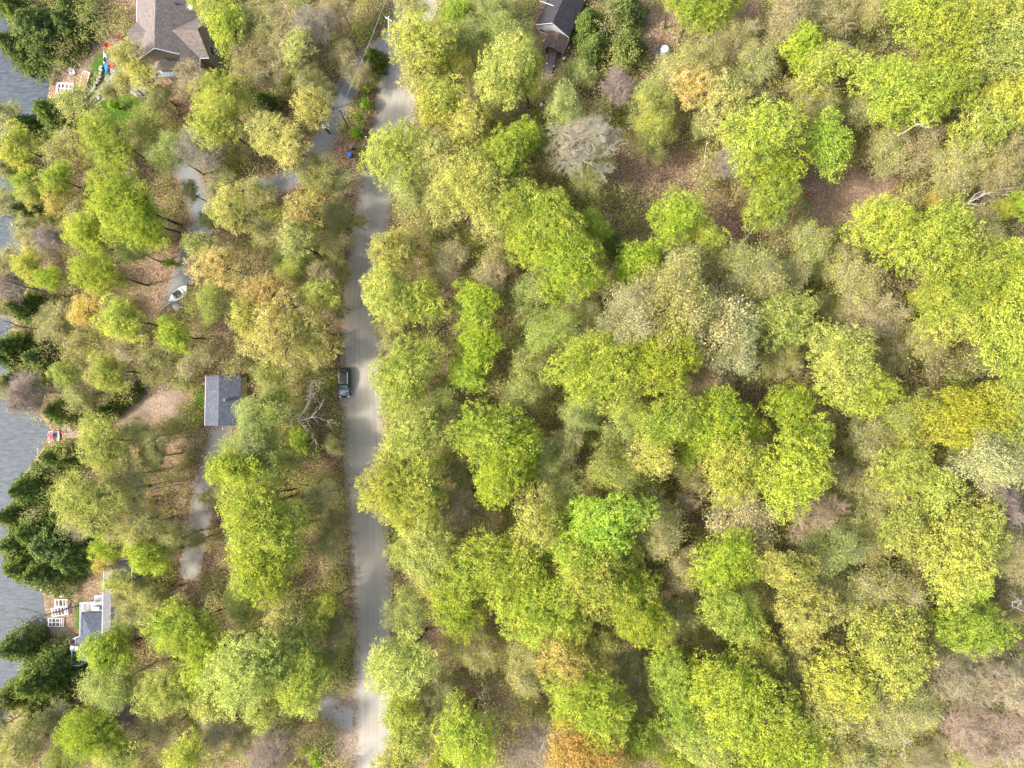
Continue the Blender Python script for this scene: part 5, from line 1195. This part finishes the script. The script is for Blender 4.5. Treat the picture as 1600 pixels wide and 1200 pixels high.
WP = mat('pole_wood', (.19, .16, .13), .9, noise=(3, .3)); PW = mat('pale_pole', (.62, .60, .56), .7, noise=(2, .1))
def pole(base, top, h, label, m, arm, trans):
    b_ = PG(*base); t_ = P(*top, b_.z + h); r_ = empty('utility_pole', b_); d = t_ - b_
    MB().bar((0, 0, -.3), tuple(d), .15, .10, 10).build('pole', m, r_)
    q = d * .93; ar = MB().bar((q.x - arm, q.y + .3, q.z), (q.x + arm, q.y - .3, q.z), .06, n=5).build('crossarm', m, r_)
    for s_ in (-.9, 0, .9): MB().cyl((q.x + arm * s_, q.y - .3 * s_, q.z + .05), .05, .18, 8).build('insulator', WHITE, ar)
    if trans: q = d * .82; MB().cyl((q.x + .32, q.y, q.z - .4), .2, .85, 14).build('transformer', mat('pale_grey', (.55, .57, .58), .5), r_)
    tag(r_, label, 'utility pole'); return t_
t1 = pole((545, 202), (531, 172), 7.5, 'dark utility pole with pale transformer between the driveway and road', WP, .8, True)
t2 = pole((609, 79), (607, 26), 8.5, 'pale utility pole standing at the top fork of the road', PW, .5, False)
mb = MB(); far = P(640, -110, 7.5)
for a_, b_ in ((t1, far),):
    prev = a_
    for k in range(1, 15):
        q = a_.lerp(b_, k / 14); q.z -= 1.1 * 4 * (k / 14) * (1 - k / 14); mb.bar(prev, q, .022, n=3); prev = q
o_ = mb.build('overhead_cable', mat('cable', (.45, .47, .40), .6)); tag(o_, 'thin overhead cable running up from the dark utility pole', 'cable')

# ------------------------------------------------------------------ snags, logs and dead limbs
DEADW = mat('dead_wood', (0.38, 0.34, 0.30), .85, noise=(2.5, .25)); BIRCH = mat('birch_bark', (0.52, 0.49, 0.44), .8, noise=(4, .3)); GREYP = mat('grey_pale_wood', (0.27, 0.24, 0.21), .9, noise=(3, .3)); GREYW = mat('grey_wood', (0.20, 0.175, 0.15), .9, noise=(3, .3)); TANW = mat('tan_wood_log', (0.36, 0.30, 0.22), .9, noise=(3, .3))
def snag(name, label, lines, m, r0=.16, cat='dead tree', twig=0, seed=0):
    """lines: polylines of (px, py, height above ground); first point of line 0 is the foot"""
    rr = random.Random(seed + len(lines)); b_ = PG(lines[0][0][0], lines[0][0][1], lines[0][0][2]); r_ = empty(name, b_)
    bz = b_.z
    for i, ln in enumerate(lines):
        mb = MB(); pts = [P(x, y, bz + h) - b_ for x, y, h in ln]
        if i == 0 and lines[0][0][2] > .5:
            pts = [V3(0, 0, -.2)] + pts
        fine = []
        for a_, c_ in zip(pts[:-1], pts[1:]):
            fine.append(a_); mid = (a_ + c_) / 2 + Vector([rr.gauss(0, .04) * (c_ - a_).length for _ in range(3)]); fine.append(mid)
        fine.append(pts[-1]); n = len(fine); w_ = r0 * (1 if i == 0 else .55)
        for k in range(n - 1): mb.bar(fine[k], fine[k + 1], w_ * (1 - .8 * k / n), w_ * (1 - .8 * (k + 1) / n), 6)
        if twig:
            tb = mb
            for k in range(twig * (n - 1)):
                j = rr.randrange(1, n); q = fine[j - 1].lerp(fine[j], rr.random()); d = (fine[j] - fine[j - 1]).normalized() + Vector([rr.gauss(0, .7) for _ in range(3)])
                l = rr.uniform(.5, 1.5); e = q + d.normalized() * l; tb.bar(q, e, .02, .009, 3)
                f = q.lerp(e, .5); d2 = (d.normalized() + Vector([rr.gauss(0, .6) for _ in range(3)])).normalized(); tb.bar(f, f + d2 * l * .6, .013, .007, 3)
        mb.build('trunk' if i == 0 else 'limb', m, r_)
    tag(r_, label, cat); return r_
snag('dead_tree', 'white dead tree near the right edge with limbs reaching right', [[(1502, 331, 5), (1504, 322, 5.5), (1512, 317, 6), (1530, 308, 7), (1552, 300, 7.5), (1578, 304, 8)], [(1530, 308, 7), (1545, 293, 7.5), (1566, 282, 8), (1582, 280, 8.3)], [(1512, 317, 6), (1524, 303, 7), (1540, 296, 7)], [(1540, 303, 7), (1560, 296, 8), (1586, 293, 8.5)], [(1502, 331, 5), (1514, 337, 5.5), (1530, 340, 6)], [(1512, 317, 6), (1530, 322, 6.5), (1548, 312, 7)], [(1499, 318, 5), (1506, 308, 6), (1510, 299, 6.5)]], DEADW, .17, twig=3)
snag('dead_tree', 'pale leafless tree with spreading white limbs left of the road', [[(468, 657, 8), (463, 650, 9), (452, 652, 9.5), (436, 656, 10)], [(465, 655, 8.5), (476, 640, 9.5), (483, 622, 10), (497, 612, 10.5), (500, 600, 11)], [(468, 657, 8.5), (486, 652, 9.5), (505, 655, 10), (519, 662, 10.3)], [(466, 657, 8.5), (478, 668, 9), (488, 678, 9.3), (496, 692, 9.5)], [(486, 652, 9.5), (498, 640, 10), (502, 630, 10.3)], [(463, 650, 9), (450, 640, 9.6), (430, 628, 10)], [(483, 622, 10), (485, 606, 10.5), (490, 592, 11)]], GREYP, .05, twig=4, seed=3)
snag('fallen_log', 'long pale fallen trunk sloping down beside the right edge', [[(1536, 592, .5), (1500, 570, 1.2), (1470, 556, 2), (1435, 538, 2.6)]], TANW, .20, 'fallen log')
snag('fallen_log', 'second thinner fallen trunk just below the long pale one', [[(1524, 600, .4), (1500, 588, .8), (1478, 570, 1.2), (1462, 560, 1.5)]], TANW, .15, 'fallen log')
snag('fallen_log', 'fallen grey log between green crowns, left of the long fallen trunks', [[(1418, 570, .4), (1390, 557, .8), (1362, 546, 1.2)], [(1356, 560, 1), (1354, 535, 1.5), (1348, 515, 2)]], TANW, .19, 'fallen log')
snag('dead_tree', 'forked white snag with four short arms in the olive wood', [[(1166, 787, 8), (1158, 782, 8.6), (1146, 777, 9), (1130, 772, 9.4)], [(1166, 787, 8.2), (1158, 792, 8.6), (1148, 800, 9)], [(1164, 786, 8.3), (1172, 778, 9), (1184, 768, 9.5)], [(1166, 787, 8.2), (1176, 796, 8.8), (1184, 804, 9)]], BIRCH, .15, twig=2, seed=5)
snag('dead_tree', 'bleached hooked snag bending right below the pale green crowns', [[(1338, 803, 6), (1346, 796, 7), (1362, 792, 7.6), (1386, 787, 8)], [(1338, 803, 6), (1342, 814, 6), (1346, 822, 5.6)], [(1362, 792, 7.6), (1376, 800, 8), (1386, 808, 8)]], DEADW, .17, twig=2, seed=6)
snag('fallen_log', 'broken pale trunk leaning below the brown leafy clearing', [[(1148, 393, .5), (1164, 374, 2), (1180, 354, 3.5)]], BIRCH, .19, 'fallen log')
snag('dead_tree', 'white crooked dead branch tip at the lower right edge', [[(1600, 956, 7), (1590, 950, 8), (1582, 947, 8.4), (1582, 940, 8.7), (1590, 940, 9)], [(1590, 948, 8), (1596, 942, 8.5), (1584, 932, 9)]], BIRCH, .11, twig=2)
snag('dead_tree', 'pale angular limb at the lower edge of the vivid upper right crown', [[(1404, 211, 10), (1418, 203, 11), (1432, 194, 11.6), (1444, 191, 12)], [(1432, 194, 11.6), (1442, 197, 12), (1452, 200, 12)], [(1430, 193, 11.6), (1428, 182, 12), (1434, 169, 12.6)]], BIRCH, .12, twig=1)
snag('dead_tree', 'thin white leaning stem over the mint green crown', [[(868, 556, 2), (858, 540, 4), (850, 522, 6), (848, 510, 7)]], BIRCH, .07)
snag('dead_tree', 'short broken stub with a white top in the leaf litter', [[(1030, 284, .2), (1033, 272, 2.5), (1036, 262, 4.5)]], GREYW, .16)
snag('dead_tree', 'slim white birch trunk below the amber yellow tree', [[(1097, 266, .2), (1101, 245, 3), (1105, 220, 6.5)], [(1104, 224, 6), (1110, 222, 6.5)]], BIRCH, .11)
snag('fallen_log', 'long white fallen birch pointing at the top left corner', [[(171, 56, .4), (155, 36, .8), (138, 18, 1), (119, -2, 1.2)]], BIRCH, .10, 'fallen log')
snag('fallen_log', 'thin fallen branch with forks on the bare bank above the lawn', [[(166, 57, .3), (142, 56, .4), (118, 48, .5)], [(134, 60, .3), (126, 66, .4), (116, 70, .4)], [(134, 60, .3), (131, 70, .3), (128, 80, .3)], [(143, 58, .3), (146, 68, .3), (147, 76, .3)]], DEADW, .07, 'fallen branch')
snag('fallen_log', 'pale driftwood stick above the red pole at the road edge', [[(504, 1110, .4), (516, 1106, .5), (534, 1097, .4)], [(499, 1128, .5), (514, 1129, .4)], [(499, 1128, .5), (490, 1118, .6), (484, 1112, .6)]], DEADW, .05, 'fallen branch')
snag('fallen_log', 'long thin grey log beside the bottom driveway entrance', [[(518, 1205, .3), (511, 1180, .3), (506, 1162, .4)]], TANW, .09, 'fallen log')
snag('dead_tree', 'curly white twiggy dead crown above the round lime crowns at right', [[(1314, 536, 4), (1315, 524, 5), (1310, 512, 5.6), (1302, 503, 6)], [(1314, 524, 5), (1322, 516, 5.6), (1318, 502, 6)], [(1314, 536, 4), (1324, 542, 4.5), (1332, 534, 5), (1330, 526, 5.4)], [(1310, 512, 5.6), (1322, 512, 6), (1326, 500, 6.3)]], DEADW, .08, twig=3, seed=8)
snag('dead_tree', 'white forked branch poking up between bright green crowns', [[(1029, 413, 7), (1030, 400, 8), (1036, 388, 9), (1048, 378, 9.6)], [(1030, 402, 8), (1026, 388, 9)], [(1034, 392, 8.6), (1044, 396, 9)]], DEADW, .11, twig=2)
snag('dead_tree', 'white dead spike among olive crowns near the bottom', [[(1372, 1098, 7), (1362, 1090, 8), (1354, 1080, 9)], [(1362, 1090, 8), (1362, 1082, 8.5)]], BIRCH, .09, twig=2)
snag('dead_tree', 'slender white dead stem near the bottom of the olive wood', [[(1414, 1190, 3), (1412, 1170, 6), (1410, 1152, 8.5)], [(1411, 1158, 8), (1418, 1154, 8.8)], [(1411, 1158, 8), (1404, 1148, 8.8)]], BIRCH, .10, twig=3)
snag('dead_tree', 'dark bare tree leaning out over the water beside stacked dock frames', [[(117, 948, 1), (95, 955, 2.5), (72, 961, 4), (45, 970, 5), (10, 982, 6), (-10, 988, 6.4)], [(72, 961, 4), (55, 968, 5), (40, 978, 5.5), (32, 992, 6)], [(72, 961, 4), (50, 955, 5), (30, 950, 6), (5, 952, 6.5)], [(45, 970, 5), (25, 966, 5.6), (0, 968, 6)]], GREYW, .15, 'leaning tree', twig=5, seed=2)
snag('dead_tree', 'bare tree with grey limbs reaching to the left edge', [[(82, 459, 4), (60, 452, 6), (35, 449, 8), (0, 440, 9)], [(60, 452, 6), (40, 444, 7.5), (18, 436, 9)], [(40, 450, 8), (22, 454, 8.6), (4, 456, 9)]], GREYW, .15, 'bare tree', twig=6, seed=4)
snag('dead_tree', 'bare grey tree leaning left at the left edge, below the reaching one', [[(44, 512, 5), (25, 508, 7), (8, 502, 8.5), (-8, 498, 9)], [(25, 508, 7), (10, 515, 8), (0, 520, 8.6)]], GREYW, .14, 'bare tree', twig=6, seed=9)
snag('dead_tree', 'small bare tree reaching over the grey water at left', [[(30, 345, 5), (18, 340, 6), (4, 338, 7)], [(18, 340, 6), (20, 330, 7), (14, 322, 7.5)], [(30, 345, 5), (42, 350, 6), (50, 352, 6.6)]], GREYW, .10, 'bare tree', twig=5)
c = PG(500, 1129); r_ = empty('survey_pole', c); d = PG(511, 1145) - c; MB().bar((0, 0, .35), (d.x * .45, d.y * .45, .3), .06).build('red_half', mat('pole_red', (.6, .1, .07), .6), r_); MB().bar((d.x * .45, d.y * .45, .3), (d.x, d.y, .2), .055).build('white_half', WHITE, r_)
tag(r_, 'red and white pole lying among dead branches by the road', 'pole')
c = PG(1406, 310); r_ = empty('marker_stake', c); d = PG(1404, 276) - c; MB().bar((0, 0, .25), (d.x, d.y, 1.2), .10, .05).build('stake', mat('rust_orange', (.48, .17, .05), .8, noise=(3, .3)), r_); MB().cyl((0, 0, 0), .2, .3, 8).build('foot', mat('rust_orange', (.48, .17, .05), .8), r_); tag(r_, 'rusty orange leaning stake right of the brown leafy clearing', 'stake')
# roadside rocks
for i, (x, y, s_) in enumerate(((524, 1108, .5), (520, 1115, .4), (533, 1112, .35), (516, 1175, .45), (514, 1168, .4), (517, 1180, .35))):
    c = PG(x, y); r_ = empty('rock', c); rings = []
    for q, z in ((.6, -.1), (1, .15), (.85, .4), (.4, .6), (.05, .62)): rings.append([(s_ * q * math.cos(a_) * (1 + .2 * math.sin(2 * a_ + i)), s_ * q * math.sin(a_) * (1 + .2 * math.cos(3 * a_ + i)), z * s_) for a_ in [2 * math.pi * j / 9 for j in range(9)]])
    o_ = MB().loft(rings).build('stone', mat('rock_grey', (.26, .245, .22), .9, noise=(3, .25)), r_)
    tag(r_, ('largest pale rock, just below the driftwood stick', 'pale rock left of the largest one', 'small pale rock nearest the road', 'pale rock in the lower cluster, right one', 'pale rock at the top of the lower cluster', 'smallest pale rock, lowest of all')[i], 'rock', 'pale rocks at the gravel entrance')
#--OBJ-END--
# ------------------------------------------------------------------ tree labels
exec_labels = None
def label_trees():
    LM = [('the parked dark car', 541, 597), ('the grey shed', 352, 626), ('the big brown roofed house', 262, 55), ('the white railed lake house', 150, 960),
          ('the black roofed cabin', 868, 25), ('the round white tank', 1037, 82), ('the blue bin', 549, 245), ('the boat on the driveway', 285, 465),
          ('the dark red crate', 1260, 305), ('the white dead tree', 1520, 310), ('the big bare tree', 925, 226), ('the small red and white dock', 88, 682),
          ('the blue and white kayak', 166, 98), ('the golden yellow tree', 1490, 642), ('the orange tree', 930, 1162), ('the white globe lamp', 627, 865),
          ('the top right corner', 1600, 0), ('the bottom right corner', 1600, 1200), ('the bottom left corner', 0, 1200), ('the right edge middle', 1600, 480),
          ('the photo centre', 800, 600), ('the red pole by the road', 505, 1138), ('the pale fallen log', 1505, 565), ('the broken stub', 1167, 365),
          ('the left edge middle', 0, 450), ('the bottom edge middle', 800, 1200), ('the wooden utility pole', 538, 188), ('the top edge middle', 780, 0),
          ('the bleached snag', 1360, 790), ('the forked white snag', 1155, 782)]
    used = {'the big bare tree': 'K', 'the golden yellow tree': 'Q', 'the orange tree': 'R'}
    keys = {}
    for T in ALLT:
        root, px, py, r, look, cat, kind = T
        root['category'] = cat
        if look == 'hedge': root['group'] = 'row of small cedars'; continue
        root['group'] = {'shrub': 'leafy shrubs by the road and paths', 'conifer': 'evergreens in the wood', 'bare': 'leafless trees in the wood', 'dead': 'dead trees in the wood'}.get(kind, {'leafy': 'dense leafy trees in the wood', 'loose': 'airy yellow trees in the wood', 'fine': 'soft leaved trees in the wood'}.get(kind, 'thin budding trees in the wood'))
        if 'big bare tree' in look: root['label'] = 'largest bare tree, tan buds on pale grey branches, below the black roofed cabin'; continue
        if 'golden yellow' in look: root['label'] = 'golden yellow tree, the yellowest crown on the right side of the wood'; continue
        if look.startswith('orange'): root['label'] = 'orange leaved tree at the bottom edge, the only round orange crown'; continue
        best = sorted(LM, key=lambda l: math.hypot(px - l[1], py - l[2]))
        nm, lx, ly = best[0]
        ang = math.degrees(math.atan2(-(py - ly), px - lx)) % 360
        dn = ['right of', 'above right of', 'above', 'above left of', 'left of', 'below left of', 'below', 'below right of'][int(((ang + 22.5) % 360) // 45)]
        if 'corner' in nm or 'edge' in nm: dn = {'right of': 'right of', 'left of': 'left of'}.get(dn, dn)
        size = '' if kind == 'shrub' else ('small ' if r < 24 else 'large ' if r >= 34 else 'mid sized ')
        if look.startswith('small'): size = ''
        keys.setdefault((size + look, dn, nm), []).append((math.hypot(px - lx, py - ly), root))
    ordn = ['nearest', 'second nearest', 'third nearest', 'fourth nearest', 'fifth nearest', 'sixth nearest', 'seventh nearest']
    for (a, dn, nm), L_ in keys.items():
        L_.sort(key=lambda q: q[0])
        for i, (d, root) in enumerate(L_):
            root['label'] = f'{a} {dn} {nm}' if len(L_) == 1 else f'{a} {dn} {nm}, {ordn[i]}'
label_trees()
